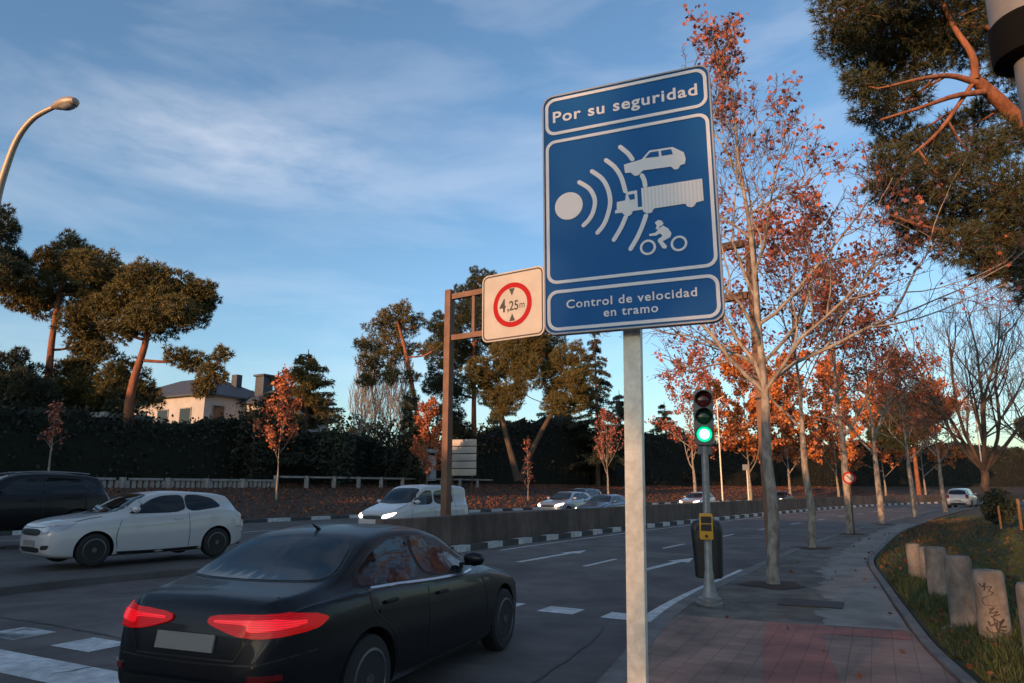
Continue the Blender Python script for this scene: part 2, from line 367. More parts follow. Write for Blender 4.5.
# gently smoothed normals
def kpos(s): return np.array([np.interp(s, KS, _k[:, 0]), np.interp(s, KS, _k[:, 1])])
def kdir(s):
    a = kpos(s + 3.0) - kpos(s - 3.0); return a / np.linalg.norm(a)
def knl(s):
    d = kdir(s); return np.array([-d[1], d[0]])
def kp(s, d):
    return kpos(s) + knl(s) * d
def kpt(s, d, z): p = kp(s, d); return Vector((p[0], p[1], z))
def nearest_s(x, y):
    i = np.argmin((_k[:, 0] - x) ** 2 + (_k[:, 1] - y) ** 2); return float(KS[i])
def smooth(a, b, x): t = min(1, max(0, (x - a) / (b - a))); return t * t * (3 - 2 * t)
def dm(s): return 10.7 - 2.55 * smooth(9.0, 17.0, s)            # near edge of the median
def dml(s): return 11.9 - 1.35 * smooth(9.0, 17.0, s)           # far edge of the median
DL = 23.6                                                        # far kerb of the other carriageway
def srange(a, b):
    out = [a]
    while out[-1] < b:
        out.append(out[-1] + (0.6 if -10 < out[-1] < 45 else 2.0 if out[-1] < 120 else 5.0))
    out[-1] = b; return out
def strip(name, rails, a, b, m, kind='structure', parent=None, mats=None, pick=None, smooth_=True):
    """rails: list of (d(s), z(s)) from right to left; sheet swept along the road"""
    ss = srange(a, b); n = len(rails); vs = []; fs = []; mi = []
    for s in ss:
        for dfun, zfun in rails:
            d = dfun(s) if callable(dfun) else dfun; z = zfun(s) if callable(zfun) else zfun
            vs.append(kpt(s, d, z))
    for i in range(len(ss) - 1):
        for k in range(n - 1):
            fs.append((i * n + k, (i + 1) * n + k, (i + 1) * n + k + 1, i * n + k + 1)); mi.append(pick(ss[i], k) if pick else 0)
    mb = MB(); mb.add(vs, fs); mb.m = mi
    me = bpy.data.meshes.new(name); me.from_pydata(mb.v, [], mb.f)
    for q in (mats or [m]): me.materials.append(q)
    me.polygons.foreach_set('material_index', mi)
    bm = bmesh.new(); bm.from_mesh(me); bmesh.ops.recalc_face_normals(bm, faces=bm.faces)
    up = sum(f.normal.z * f.calc_area() for f in bm.faces)
    if up < 0: bmesh.ops.reverse_faces(bm, faces=bm.faces)
    bm.to_mesh(me); bm.free()
    o = link(name, me, parent)
    if kind: o['kind'] = kind
    return o

# ground to the horizon
g = MB(); nG = 24
g.add([(-900 + 1800 * i / nG, -300 + 1500 * j / nG, -0.12) for j in range(nG + 1) for i in range(nG + 1)],
      [(j * (nG + 1) + i, j * (nG + 1) + i + 1, (j + 1) * (nG + 1) + i + 1, (j + 1) * (nG + 1) + i) for j in range(nG) for i in range(nG)])
tag(g.build('ground', M['ground']), kind='structure')
A0, A1 = SMIN, SMAX
strip('road', [(0.0, 0.0), (3.4, 0.03), (lambda s: dm(s), 0.0)], A0, A1, M['asphalt'])
strip('opposite_road', [(lambda s: dml(s), 0.16), (17.0, 0.24), (DL, 0.20)], A0, A1, M['asphalt_old'])
# median with a low kerb; the kerb is painted black and white where the barrier stands
def bw(s, k): return 0
strip('median', [(lambda s: dm(s) - 0.0, -0.02), (lambda s: dm(s) + 0.02, 0.13), (lambda s: dm(s) + 0.15, 0.15), (lambda s: dml(s) - 0.14, 0.19), (lambda s: dml(s) - 0.02, 0.185), (dml, 0.10)], A0, A1, M['asphalt_old'])
def kerb_blocks(name, d0, d1, z0, z1, a, b, period, frac, m_a, m_b):
    mb = MB(); s = a; k = 0
    while s < b:
        e = s + period * (frac if k % 2 == 0 else 1 - frac)
        n = 2
        for i in range(n):
            p = s + (e - s) * i / n; q = s + (e - s) * (i + 1) / n
            f = lambda x, t: x(t) if callable(x) else x
            A = [kpt(p, f(d0, p), z0), kpt(p, f(d0, p), z1), kpt(p, f(d1, p), z1), kpt(p, f(d1, p), z0)]
            B = [kpt(q, f(d0, q), z0), kpt(q, f(d0, q), z1), kpt(q, f(d1, q), z1), kpt(q, f(d1, q), z0)]
            mb.add(A + B, [(0, 1, 5, 4), (1, 2, 6, 5), (2, 3, 7, 6)] + ([(0, 3, 2, 1)] if i == 0 else []) + ([(4, 5, 6, 7)] if i == n - 1 else []), k % 2)
        s = e; k += 1
    return tag(mb.build(name, [m_a, m_b]), kind='structure')
kerb_blocks('painted_kerb', lambda s: dm(s) - 0.05, lambda s: dm(s) + 0.22, -0.02, 0.17, 14.2, 150, 1.75, 0.47, M['white'], M['black'])
kerb_blocks('far_painted_kerb', DL - 0.03, DL + 0.24, 0.1, 0.36, -5, 120, 2.4, 0.5, M['white'], M['black'])
# near kerb and pavement
kerb_blocks('kerb', -0.22, 0.0, -0.05, 0.125, A0, 140, 1.0, 0.985, M['kerb'], M['black'])
def pw(s): return 2.95 - 0.9 * smooth(10.5, 21, s) - 0.25 * smooth(20, 34, s)
strip('pavement', [(lambda s: -pw(s), 0.118), (-0.2, 0.118)], 10.6, 140, M['pave_grey'])
strip('tiled_pavement', [(lambda s: -pw(s), 0.122), (-0.2, 0.122)], A0, 10.6, M['tiles'])
def ragged(s): return -pw(s) + 0.95 - 0.2 * smooth(16, 22, s) + 0.07 * math.sin(2.3 * s) + 0.05 * math.sin(7.1 * s + 1) + 0.035 * math.sin(17.3 * s) + 0.03 * math.sin(41 * s)
_sr = srange
srange = lambda a, b: [a + (b - a) * i / 320 for i in range(321)]
strip('light_path', [(lambda s: -pw(s) + 0.02, 0.1225), (ragged, 0.1225)], 10.62, 40, M['pave_light'])
srange = _sr
strip('red_band', [(-1.98, 0.1265), (-1.36, 0.1265)], 2.0, 10.0, M['tiles_red'])
strip('red_cross_band', [(lambda s: -pw(s) + 0.06, 0.1265), (-1.36, 0.1265)], 10.0, 10.55, M['tiles_red'])
kerb_blocks('edging', lambda s: -pw(s) - 0.12, lambda s: -pw(s) - 0.012, 0.06, 0.150, -6, 45, 1.01, 0.985, M['kerb'], M['black'])
def lz(d): return 0.13 + 0.012 * d
strip('lawn', [(-150, 0.2), (-60, 0.45), (-30, 0.5), (-16, 0.42), (-9, 0.3), (lambda s: -pw(s) - 1.2, 0.17), (lambda s: -pw(s) - 0.15, 0.12)], A0, SMAX, M['lawn'])
# far bank behind the other carriageway
def bank_z(d): return float(np.interp(d, [DL, 25, 30, 36, 44, 70, 130, 300], [0.34, 0.5, 1.35, 2.0, 2.7, 4.6, 6.0, 6.0]))
strip('bank', [(d, bank_z(d)) for d in (DL + 0.22, 25, 27, 30, 33, 36, 44, 56, 70, 130, 300)], A0, SMAX, M['soil'])

# markings, 4 mm above the asphalt
def road_z(s, d): return float(np.interp(d, [0, 3.4, dm(s)], [0, 0.03, 0.0])) + 0.005
def mark(mb, s0, s1, d0, d1, n=1):
    for i in range(n):
        a = s0 + (s1 - s0) * i / n; b = s0 + (s1 - s0) * (i + 1) / n
        mb.add([kpt(a, d0, road_z(a, d0)), kpt(b, d0, road_z(b, d0)), kpt(b, d1, road_z(b, d1)), kpt(a, d1, road_z(a, d1))], [(0, 1, 2, 3)])
mk = MB()
mark(mk, 10.6, 17.5, 0.12, 0.34, 10)
for s in np.arange(16.2, 130, 5.5): mark(mk, s, s + 1.9, 3.42, 3.54, 3)
mark(mk, 19.0, 110, 7.35, 7.47, 80)
for (s_tip, dd) in ((19.0 + 0.0, 1.75), (19.3, 5.05)):
    pass
def arrow(mb, x0, y0, x1, y1, hw=0.28, hl=1.1, sw=0.085):
    a = Vector((x0, y0)); b = Vector((x1, y1)); t = (b - a).normalized(); n = Vector((-t.y, t.x))
    def q(p):
        s = nearest_s(p.x, p.y); d = (p.x - kpos(s)[0]) * knl(s)[0] + (p.y - kpos(s)[1]) * knl(s)[1]
        return (p.x, p.y, road_z(s, d) + 0.001)
    h = b - t * hl
    m_ = a + (h - a) * 0.5
    mb.add([q(a - n * sw), q(m_ - n * sw), q(m_ + n * sw), q(a + n * sw)], [(0, 1, 2, 3)])
    mb.add([q(m_ - n * sw), q(h - n * sw), q(h + n * sw), q(m_ + n * sw)], [(0, 1, 2, 3)])
    mb.add([q(h - n * hw), q(b), q(h + n * hw)], [(0, 1, 2)])
arrow(mk, 0.15, 17.6, 2.15, 20.9)
arrow(mk, 2.45, 15.3, 4.62, 18.6)
# pedestrian crossing: two rows of painted squares and the stop line
def square(mb, cx, cy, ax, ay, w, h):
    a = Vector((ax, ay)).normalized(); b = Vector((-a.y, a.x)); c = Vector((cx, cy))
    pts = []
    for i, j in ((-1, -1), (1, -1), (1, 1), (-1, 1)):
        p = c + a * (w / 2 * i) + b * (h / 2 * j)
        s = nearest_s(p.x, p.y); d = (p.x - kpos(s)[0]) * knl(s)[0] + (p.y - kpos(s)[1]) * knl(s)[1]
        pts.append((p.x, p.y, road_z(s, d)))
    mb.add(pts, [(0, 1, 2, 3)])
ax, ay = 0.88, -0.475
for k in range(-8, 2): square(mk, 0.72 + k * 0.80 * 1.08, 10.85 - k * 0.43 * 1.08 - 0.0, ax, ay, 0.56, 0.48)
for k in range(-1, 4): square(mk, -4.80 + k * 1.28, 8.52 - k * 0.66, ax, ay, 0.72, 0.50)
square(mk, -6.05, 9.18, ax, ay, 0.62, 0.50)
for k in range(16): square(mk, -3.9 + ax / .99998 * (k - 7.5) * .512, 7.02 + ay * (k - 7.5) * .512, ax, ay, 0.513, 0.55)
tag(mk.build('road_markings', M['white']), kind='structure')
# cracks in the asphalt near the crossing
cr = MB()
def crack(pts, w=0.014):
    P = []
    for i in range(len(pts) - 1):
        for k in range(6):
            t = k / 6; P.append((pts[i][0] * (1 - t) + pts[i + 1][0] * t + rnd.uniform(-.03, .03), pts[i][1] * (1 - t) + pts[i + 1][1] * t + rnd.uniform(-.03, .03)))
    for i in range(len(P) - 1):
        a = Vector(P[i]); b = Vector(P[i + 1]); n = (b - a).normalized(); n = Vector((-n.y, n.x)) * w * rnd.uniform(.4, 1.2)
        z = 0.0
        def q(p):
            s = nearest_s(p.x, p.y); d = (p.x - kpos(s)[0]) * knl(s)[0] + (p.y - kpos(s)[1]) * knl(s)[1]
            return (p.x, p.y, road_z(s, d) + 0.004)
        cr.add([q(a - n), q(b - n), q(b + n), q(a + n)], [(0, 1, 2, 3)])
crack([(-8.2, 10.9), (-6.4, 9.95), (-5.4, 9.35), (-4.3, 8.65), (-3.2, 7.9), (-1, 7.0)])
crack([(-4.4, 7.2), (-4.1, 7.55), (-3.4, 7.9), (-2.6, 7.7)])
crack([(-1.0, 5.2), (0.2, 7.0), (0.9, 8.6), (1.25, 9.9)])
tag(cr.build('asphalt_cracks', M['black']), kind='structure')
# far carriageway lane lines
mk2 = MB()
for dd in (14.2, 17.5, 20.6):
    for s in np.arange(0, 120, 6):
        z = float(np.interp(dd, [10.5, 17, DL], [0.16, 0.24, 0.20])) + 0.008
        mk2.add([kpt(s, dd, z), kpt(s + 2, dd, z), kpt(s + 2, dd + .12, z), kpt(s, dd + .12, z)], [(0, 1, 2, 3)])
tag(mk2.build('far_road_markings', M['white']), kind='structure')

# ------------------------------------------------------------------ barrier wall, gantry
def swept_wall(name, dfun, th, z0, z1, a, b, m):
    mb = MB(); ss = srange(a, b); rows = []
    for s in ss:
        d = dfun(s); rows.append([kpt(s, d, z0), kpt(s, d + 0.03, z1 - 0.02), kpt(s, d + 0.05, z1), kpt(s, d + th - 0.05, z1), kpt(s, d + th - 0.03, z1 - 0.02), kpt(s, d + th, z0)])
    vs = [p for r in rows for p in r]; n = 6
    fs = [(i * n + k, (i + 1) * n + k, (i + 1) * n + (k + 1) % n, i * n + (k + 1) % n) for i in range(len(rows) - 1) for k in range(n)]
    fs += [tuple(range(n)), tuple((len(rows) - 1) * n + k for k in range(n))[::-1]]
    mb.add(vs, fs); return mb.build(name, m)
tag(swept_wall('barrier_wall', lambda s: dm(s) + 0.34, 0.34, 0.12, 0.98, 15.5, 160, M['concrete']), 'long low brown concrete barrier wall along the median above the black and white kerb', 'barrier')

gs = nearest_s(3.6, 17.6)
gp0 = Vector((-1.95, 21.2, 0.15)); gp1 = Vector((5.78, 16.15, 0.12))
gx = (gp1 - gp0); glen = Vector((gx.x, gx.y)).length; gang = math.atan2(gx.y, gx.x)
gan = empty('gantry', (gp0.x, gp0.y, 0.15), gang, 'brown steel height limit gantry spanning the near carriageway', 'gantry')
MB().box((0, 0, 3.85), (0.22, 0.24, 7.7)).build('post', M['rust'], gan, bevel=0.015)
MB().box((glen, 0, 3.72), (0.21, 0.26, 7.5)).build('post', M['rust'], gan, bevel=0.015)
bt = MB().box((glen / 2, 0, 7.46), (glen - 0.28, 0.16, 0.17)); bt.build('top_beam', M['rust'], gan, bevel=0.01)
MB().box((glen / 2, 0, 6.15), (glen - 0.28, 0.16, 0.17)).build('bottom_beam', M['rust'], gan, bevel=0.01)
for i in range(9):
    x = 0.95 + i * (glen - 1.9) / 8
    MB().box((x, 0, 6.805), (0.10, 0.10, 1.14)).build('strut', M['rust'], gan)

def rrect(w, h, r, n=6, cx=0.0, cz=0.0):
    out = []
    for (sx, sz, a0) in ((1, 1, 0), (-1, 1, 90), (-1, -1, 180), (1, -1, 270)):
        for k in range(n + 1):
            a = R_(a0 + 90 * k / n); out.append((cx + sx * (w / 2 - r) + r * math.cos(a), cz + sz * (h / 2 - r) + r * math.sin(a)))
    return out
def ring(mb, outer, inner, M_, depth, mi=0):
    n = len(outer); vs = []
    for y in (0, depth):
        vs += [M_ @ Vector((x, y, z)) for x, z in outer] + [M_ @ Vector((x, y, z)) for x, z in inner]
    fs = []
    for i in range(n):
        j = (i + 1) % n
        fs += [(i, j, n + j, n + i), (2 * n + i, 3 * n + i, 3 * n + j, 2 * n + j), (i, 2 * n + i, 2 * n + j, j), (n + i, n + j, 3 * n + j, 3 * n + i)]
    mb.add(vs, fs, mi)
def text_obj(name, body, height, loc, m, parent, bold=0.0, space=1.0, width=None, thick=0.002, align='CENTER'):
    """flat lettering standing in the parent's XZ plane, facing -Y"""
    cu = bpy.data.curves.new(name, 'FONT'); cu.body = body; cu.size = 1.0; cu.align_x = align; cu.offset = bold; cu.extrude = 0.0; cu.space_character = space
    cu.resolution_u = 4
    tmp = bpy.data.objects.new(name, cu); col.objects.link(tmp)
    bpy.context.view_layer.update()
    me = bpy.data.meshes.new_from_object(tmp.evaluated_get(bpy.context.evaluated_depsgraph_get()))
    bpy.data.objects.remove(tmp)
    co = np.empty(len(me.vertices) * 3, np.float32); me.vertices.foreach_get('co', co); co = co.reshape(-1, 3)
    k = height / 0.69
    sx = k if width is None else width / (co[:, 0].max() - co[:, 0].min())
    cx = (co[:, 0].max() + co[:, 0].min()) / 2 if align == 'CENTER' else co[:, 0].min()
    V = np.stack([(co[:, 0] - cx) * sx + loc[0], np.full(len(co), loc[1]), co[:, 1] * k + loc[2]], 1).astype(np.float32)
    me.vertices.foreach_set('co', V.ravel())
    me.materials.clear(); me.materials.append(m)
    me.update()
    if ' ' not in body: return link(name, me, parent)
    # one part per word: cut the sheet where the gaps are widest
    nw = len(body.split()); fx = []
    for p in me.polygons:
        xs = [V[i, 0] for i in p.vertices]; fx.append((min(xs), max(xs)))
    order = sorted(range(len(fx)), key=lambda i: fx[i][0]); hi = -1e9; gaps = []
    for i in order:
        if hi > -1e8: gaps.append((fx[i][0] - hi, (fx[i][0] + hi) / 2))
        hi = max(hi, fx[i][1])
    cuts = sorted(c for g, c in sorted(gaps)[-(nw - 1):])
    for w in range(nw):
        lo_ = cuts[w - 1] if w else -1e9; hi_ = cuts[w] if w < nw - 1 else 1e9
        bm = bmesh.new(); bm.from_mesh(me)
        bmesh.ops.delete(bm, geom=[f for f in bm.faces if not lo_ < f.calc_center_median().x < hi_], context='FACES')
        m2 = bpy.data.meshes.new(name); bm.to_mesh(m2); bm.free(); m2.materials.append(m); link(name, m2, parent)
I4 = Matrix.Identity(4)
# height limit sign on the gantry
hs_c = at(517.2, 306.6, 19.72)
hs_c += Vector((math.sin(gang), -math.cos(gang), 0)) * 0.26
hs = empty('height_limit_sign', (hs_c.x, hs_c.y, hs_c.z), gang, 'pale square sign with red ring reading 4,25m fixed on the gantry', 'road sign')
MB().prism(rrect(2.13, 2.02, 0.2), Matrix.Translation((0, 0, 0)), 0.06).build('panel', M['sign_cream'], hs)
b_ = MB(); ring(b_, rrect(2.05, 1.94, 0.17), rrect(1.97, 1.86, 0.14), Matrix.Translation((0, -0.004, 0)), 0.003); b_.build('border', M['sign_black'], hs)
cir = lambda r, n=40, cx=0, cz=0: [(cx + r * math.cos(2 * math.pi * k / n), cz + r * math.sin(2 * math.pi * k / n)) for k in range(n)]
MB().prism(cir(0.53), Matrix.Translation((0, -0.004, 0)), 0.003).build('disc', M['sign_cream'], hs)
b_ = MB(); ring(b_, cir(0.66), cir(0.51), Matrix.Translation((0, -0.009, 0)), 0.004); b_.build('red_ring', M['sign_red'], hs)
b_ = MB()
b_.prism([(-0.11, 0.49), (0.09, 0.49), (-0.01, 0.27)], Matrix.Translation((0, -0.012, 0)), 0.002); b_.build('triangle', M['sign_black'], hs); b_ = MB()
b_.prism([(-0.10, -0.48), (0.10, -0.48), (0.0, -0.26)], Matrix.Translation((0, -0.012, 0)), 0.002)
b_.build('triangle', M['sign_black'], hs)
text_obj('digit', '4', 0.38, (-0.33, -0.008, -0.18), M['sign_black'], hs, 0.02, width=0.22)
text_obj('digits', ',25', 0.27, (0.02, -0.008, -0.16), M['sign_black'], hs, 0.018, width=0.38)
text_obj('unit', 'm', 0.20, (0.335, -0.008, -0.13), M['sign_black'], hs, 0.005, width=0.17)
for z in (0.62, -0.62): MB().box((0, 0.13, z), (1.7, 0.14, 0.07)).build('bracket', M['rust'], hs)

# ------------------------------------------------------------------ blue speed control sign
SW, SH, SYAW = 0.881, 1.330, -0.3775
sg = empty('speed_control_sign', (0.5837, 3.35, 3.2069), SYAW, 'large blue sign reading Por su seguridad, Control de velocidad en tramo on a galvanised post', 'road sign')
def sgm(y): return Matrix.Translation((0, y, 0))
def su(u, v): return ((u - 0.5) * SW, (0.5 - v) * SH)
pl = MB(); pl.prism(rrect(SW, SH, 0.055), sgm(0), 0.028); pl.build('panel', M['sign_blue'], sg)
rim = MB(); ring(rim, rrect(SW + 0.012, SH + 0.012, 0.06), rrect(SW - 0.004, SH - 0.004, 0.053), sgm(-0.006), 0.045); rim.build('rim', M['sign_back'], sg)
def panel_frame(u0, u1, v0, v1, name, inner_m):
    x0, z1 = su(u0, v0); x1, z0 = su(u1, v1); w = x1 - x0; h = z1 - z0; cx = (x0 + x1) / 2; cz = (z0 + z1) / 2
    o = rrect(w, h, 0.055, 6, cx, cz); i = rrect(w - 0.034, h - 0.034, 0.040, 6, cx, cz)
    mb = MB(); ring(mb, o, i, sgm(-0.004), 0.003); mb.build(name, M['sign_white'], sg)
panel_frame(0.012, 0.988, 0.009, 0.172, 'border', None)
panel_frame(0.012, 0.988, 0.196, 0.803, 'border', None)
panel_frame(0.012, 0.988, 0.829, 0.990, 'border', None)
SHP = dict(
 car=[(0.4941, 0.3525), (0.5986, 0.3431), (0.6454, 0.312), (0.7787, 0.3142), (0.8389, 0.3428), (0.8478, 0.3711), (0.8413, 0.391), (0.8165, 0.3925), (0.8057, 0.4046), (0.7935, 0.4078), (0.7808, 0.4053), (0.7643, 0.3925), (0.6025, 0.3895), (0.5824, 0.4035), (0.5690, 0.4075), (0.5527, 0.4055), (0.5327, 0.3903), (0.499, 0.3882)],
 win1=[(0.6206, 0.3403), (0.65, 0.3209), (0.6972, 0.3213), (0.6984, 0.3435)],
 win2=[(0.7112, 0.3221), (0.7693, 0.3222), (0.7778, 0.3433), (0.7149, 0.3428)],
 box=[(0.5896, 0.4605), (0.9308, 0.4600), (0.9325, 0.5467), (0.8915, 0.5501), (0.8808, 0.5628), (0.8637, 0.567), (0.8425, 0.5605), (0.8313, 0.5489), (0.6564, 0.5497), (0.6455, 0.5644), (0.6203, 0.5671), (0.5982, 0.5578), (0.5914, 0.5447)],
 cab=[(0.502, 0.467), (0.565, 0.4668), (0.5665, 0.5359), (0.5919, 0.5359), (0.5912, 0.5482), (0.5366, 0.5479), (0.5271, 0.5611), (0.5064, 0.5669), (0.4837, 0.5584), (0.4738, 0.5485), (0.4325, 0.5478), (0.433, 0.5353), (0.4434, 0.5346), (0.4447, 0.5024), (0.494, 0.5005)],
 cwin=[(0.5129, 0.4809), (0.549, 0.4795), (0.5505, 0.5012), (0.5222, 0.5017)],
 helmet=[(0.6579, 0.6067), (0.6783, 0.5974), (0.6977, 0.6028), (0.7068, 0.6141), (0.6989, 0.622), (0.6866, 0.6225), (0.6759, 0.6353), (0.6612, 0.6321), (0.6695, 0.6191)],
 body=[(0.7038, 0.6225), (0.7311, 0.6355), (0.7479, 0.6559), (0.742, 0.6707), (0.7122, 0.6799), (0.6973, 0.6836), (0.7202, 0.7044), (0.7135, 0.7139), (0.6955, 0.7106), (0.6705, 0.6811), (0.6735, 0.6729), (0.6986, 0.6632), (0.6847, 0.6516), (0.6621, 0.6581), (0.6251, 0.6563), (0.623, 0.6492), (0.6604, 0.6459), (0.6823, 0.6307)])
def flat(name, polys, y, m):
    mb = MB()
    for poly in polys: mb.prism([su(*p) for p in poly], sgm(y), 0.002)
    return mb.build(name, m, sg)
flat('car_pictogram', [SHP['car']], -0.0045, M['sign_white'])
flat('lorry_pictogram', [SHP['cab']], -0.0045, M['sign_white'])
flat('trailer_pictogram', [SHP['box']], -0.0045, M['sign_ribbed'])
for k_ in ('win1', 'win2', 'cwin'): flat('pictogram_window', [SHP[k_]], -0.0068, M['sign_blue'])
mo = MB()
for nme in ('helmet', 'body'): mo.prism([su(*p) for p in SHP[nme]], sgm(-0.0045), 0.002)
for cu_ in ((0.6137, 0.6999), (0.7862, 0.6998)):
    x, z = su(*cu_); ring(mo, cir(0.040, 28, x, z), cir(0.0285, 28, x, z), sgm(-0.0045), 0.002)
mo.build('motorcycle_pictogram', M['sign_white'], sg)
x, z = su(0.1535, 0.488); MB().prism(cir(0.0760, 40, x, z), sgm(-0.0045), 0.002).build('radar_disc', M['sign_white'], sg)
ARC = [[(0.2214, 0.395), (0.283, 0.4299), (0.3139, 0.4775), (0.3048, 0.5221), (0.2801, 0.554), (0.2424, 0.5773)],
 [(0.3009, 0.3574), (0.3603, 0.3951), (0.3945, 0.4424), (0.4058, 0.4964), (0.391, 0.5445), (0.3635, 0.5865), (0.3247, 0.6156)],
 [(0.388, 0.3209), (0.4374, 0.355), (0.4749, 0.4019), (0.497, 0.4629)], [(0.4935, 0.5683), (0.4635, 0.6095), (0.4207, 0.6529)],
 [(0.475, 0.2753), (0.5184, 0.3071), (0.5450, 0.336)], [(0.5965, 0.4092), (0.608, 0.4283), (0.613, 0.4524)], [(0.6101, 0.5745), (0.5876, 0.6128), (0.5579, 0.6535), (0.5154, 0.698)]]
for A in ARC:
    P = catmull([su(*p) for p in A], 6); hw = 0.0115; mb = MB(); Lp = []; Rp = []
    for i, p in enumerate(P):
        t = P[min(i + 1, len(P) - 1)] - P[max(i - 1, 0)]; t = t / np.linalg.norm(t); n = np.array([-t[1], t[0]]) * hw
        Lp.append(tuple(p + n)); Rp.append(tuple(p - n))
    t1 = P[-1] - P[-2]; t1 = t1 / np.linalg.norm(t1); t0 = P[0] - P[1]; t0 = t0 / np.linalg.norm(t0)
    def capp(c, t, sgn): 
        n = np.array([-t[1], t[0]]); return [tuple(c + (n * math.cos(a) + t * math.sin(a)) * hw) for a in (R_(45), R_(90), R_(135))]
    poly = Lp + capp(P[-1], t1, 1) + Rp[::-1] + capp(P[0], t0, 1)
    mb.prism(poly, sgm(-0.0045), 0.002); mb.build('radar_wave', M['sign_white'], sg)
def stext(name, body, u0, u1, v, h, bold):
    x0, z = su(u0, v); x1, _ = su(u1, v)
    text_obj(name, body, h, ((x0 + x1) / 2, -0.004, z), M['sign_white'], sg, bold, 1.12, width=x1 - x0)
stext('lettering', 'Por su seguridad', 0.0615, 0.933, 0.1168, 0.0620, 0.022)
stext('lettering', 'Control de velocidad', 0.129, 0.869, 0.905, 0.0430, 0.016)
stext('lettering', 'en tramo', 0.348, 0.656, 0.9503, 0.0430, 0.016)
for z in (0.45, 0.0, -0.45):
    MB().box((0, 0.045, z), (SW * 0.9, 0.03, 0.045)).build('bracket', M['sign_back'], sg)
pole_x = 0.045
pm = MB(); pm.box((0, 0.105, 0), (0.083, 0.083, 0.001)); 
pz0 = 0.12 - 3.2069
p_ = MB(); PT_ = Matrix.Translation((0.012, 0.112, 0.60)) @ Matrix.Rotation(R_(1.2), 4, 'Y')
p_.box((0, 0, (pz0 - 0.60) / 2), (0.088, 0.060, 0.60 - pz0), M=PT_); p_.build('post', M['galv'], sg, bevel=0.006)
MB().box((0.012 - math.tan(R_(1.2)) * (0.60 - pz0), 0.112, pz0 + 0.012), (0.24, 0.20, 0.024)).build('base_plate', M['galv'], sg, bevel=0.004)

# ------------------------------------------------------------------ traffic light, litter bin
tl = empty('traffic_light', (2.86, 10.68, 0.12), R_(-13), 'grey pole traffic light at the kerb showing a lit green lamp', 'traffic light')
tl.rotation_euler = (0, R_(1.2), R_(-13))
pp = MB(); pp.lathe([(0.19, 0.0), (0.19, 0.035), (0.165, 0.05), (0.165, 0.09), (0.125, 0.11), (0.085, 0.24), (0.07, 0.38), (0.062, 0.46), (0.055, 0.48), (0.052, 2.32), (0.052, 2.36)], segs=24)
pp.build('pole', M['grey_metal'], tl, smooth=True)
hd = MB(); hd.prism(rrect(0.285, 0.84, 0.07), Matrix.Translation((0.0, -0.10, 2.70)), 0.2); hd.build('head', M['grey_plastic'], tl, bevel=0.008)
MB().box((-0.0, 0.03, 2.29), (0.20, 0.12, 0.3)).build('rear_box', M['grey_plastic'], tl, bevel=0.02)
for z, mm, nme in ((2.96, 'lens_red', 'lens'), (2.70, 'lens_green_off', 'lens'), (2.44, 'lens_green', 'lens')):
    lens = MB(); lens.lathe([(0.112, -0.098), (0.112, -0.108), (0.09, -0.125), (0.05, -0.135), (0.006, -0.138)], (0, 0, z), 28, axis='Y'); 
    lo = lens.build(nme, M[mm], tl, smooth=True)
    if mm == 'lens_green': MB().lathe([(0.076, -0.1295), (0.07, -0.134), (0.04, -0.141), (0.006, -0.144)], (0, 0, z), 28, axis='Y').build('lamp_core', M['lamp_core'], lo, smooth=True)
    vz = MB(); n = 28; o_ = []; i_ = []
    vs = []; fs = []
    for k in range(n + 1):
        a = R_(-200 + 220 * k / n + 0); a = R_(-20 + 220 * k / n)
        for r in (0.128, 0.120):
            dep = 0.05 + 0.10 * max(0, math.sin(a)) ** 0.7 if math.sin(a) > 0 else 0.05
            vs += [(r * math.cos(a), -0.10, z + r * math.sin(a)), (r * math.cos(a), -0.10 - dep, z + r * math.sin(a))]
    for k in range(n):
        b = 4 * k
        fs += [(b, b + 4, b + 5, b + 1), (b + 2, b + 3, b + 7, b + 6), (b + 1, b + 5, b + 7, b + 3)]
    vz.add(vs, fs); vz.build('visor', M['plastic'], tl, smooth=True)
bx = MB(); bx.prism(rrect(0.19, 0.37, 0.025), Matrix.Translation((-0.02, -0.155, 1.10)), 0.10); pb = bx.build('push_button_box', M['yellow'], tl, bevel=0.006)
for z in (1.195, 1.085):
    MB().prism(rrect(0.148, 0.095, 0.008), Matrix.Translation((-0.02, -0.162, z)), 0.005).build('display', M['plastic'], pb)
MB().lathe([(0.022, -0.155), (0.022, -0.165)], (-0.02, 0, 0.965), 16, axis='Y').build('button', M['plastic'], pb)

lb = empty('litter_bin', (3.27, 12.15, -0.10), R_(-20), 'black plastic litter bin hung on a short post behind the traffic light', 'litter bin')
def bin_ring(w, d, r): return rrect(w, d, r)
bn = MB(); vs = []; prof = [(0.40, 0.30, 0.42), (0.43, 0.33, 0.44), (0.47, 0.36, 0.9), (0.50, 0.39, 1.18), (0.49, 0.38, 1.26), (0.42, 0.32, 1.33), (0.28, 0.22, 1.36)]
nr = len(rrect(1, 1, 0.1))
for w, d, z in prof: vs += [(x, y, z) for x, y in rrect(w, d, min(0.09, d * 0.35))]
fs = [(i * nr + k, i * nr + (k + 1) % nr, (i + 1) * nr + (k + 1) % nr, (i + 1) * nr + k) for i in range(len(prof) - 1) for k in range(nr)] + [tuple(range(nr))[::-1], tuple((len(prof) - 1) * nr + k for k in range(nr))]
bn.add(vs, fs); bn.build('bucket', M['plastic'], lb, smooth=True)
MB().box((0, -0.199, 1.22), (0.30, 0.02, 0.09)).build('slot', M['iron'], lb, bevel=0.004)
MB().tube([(0, 0.24, 0.2), (0, 0.24, 1.25)], 0.03, 12).build('post', M['plastic'], lb)
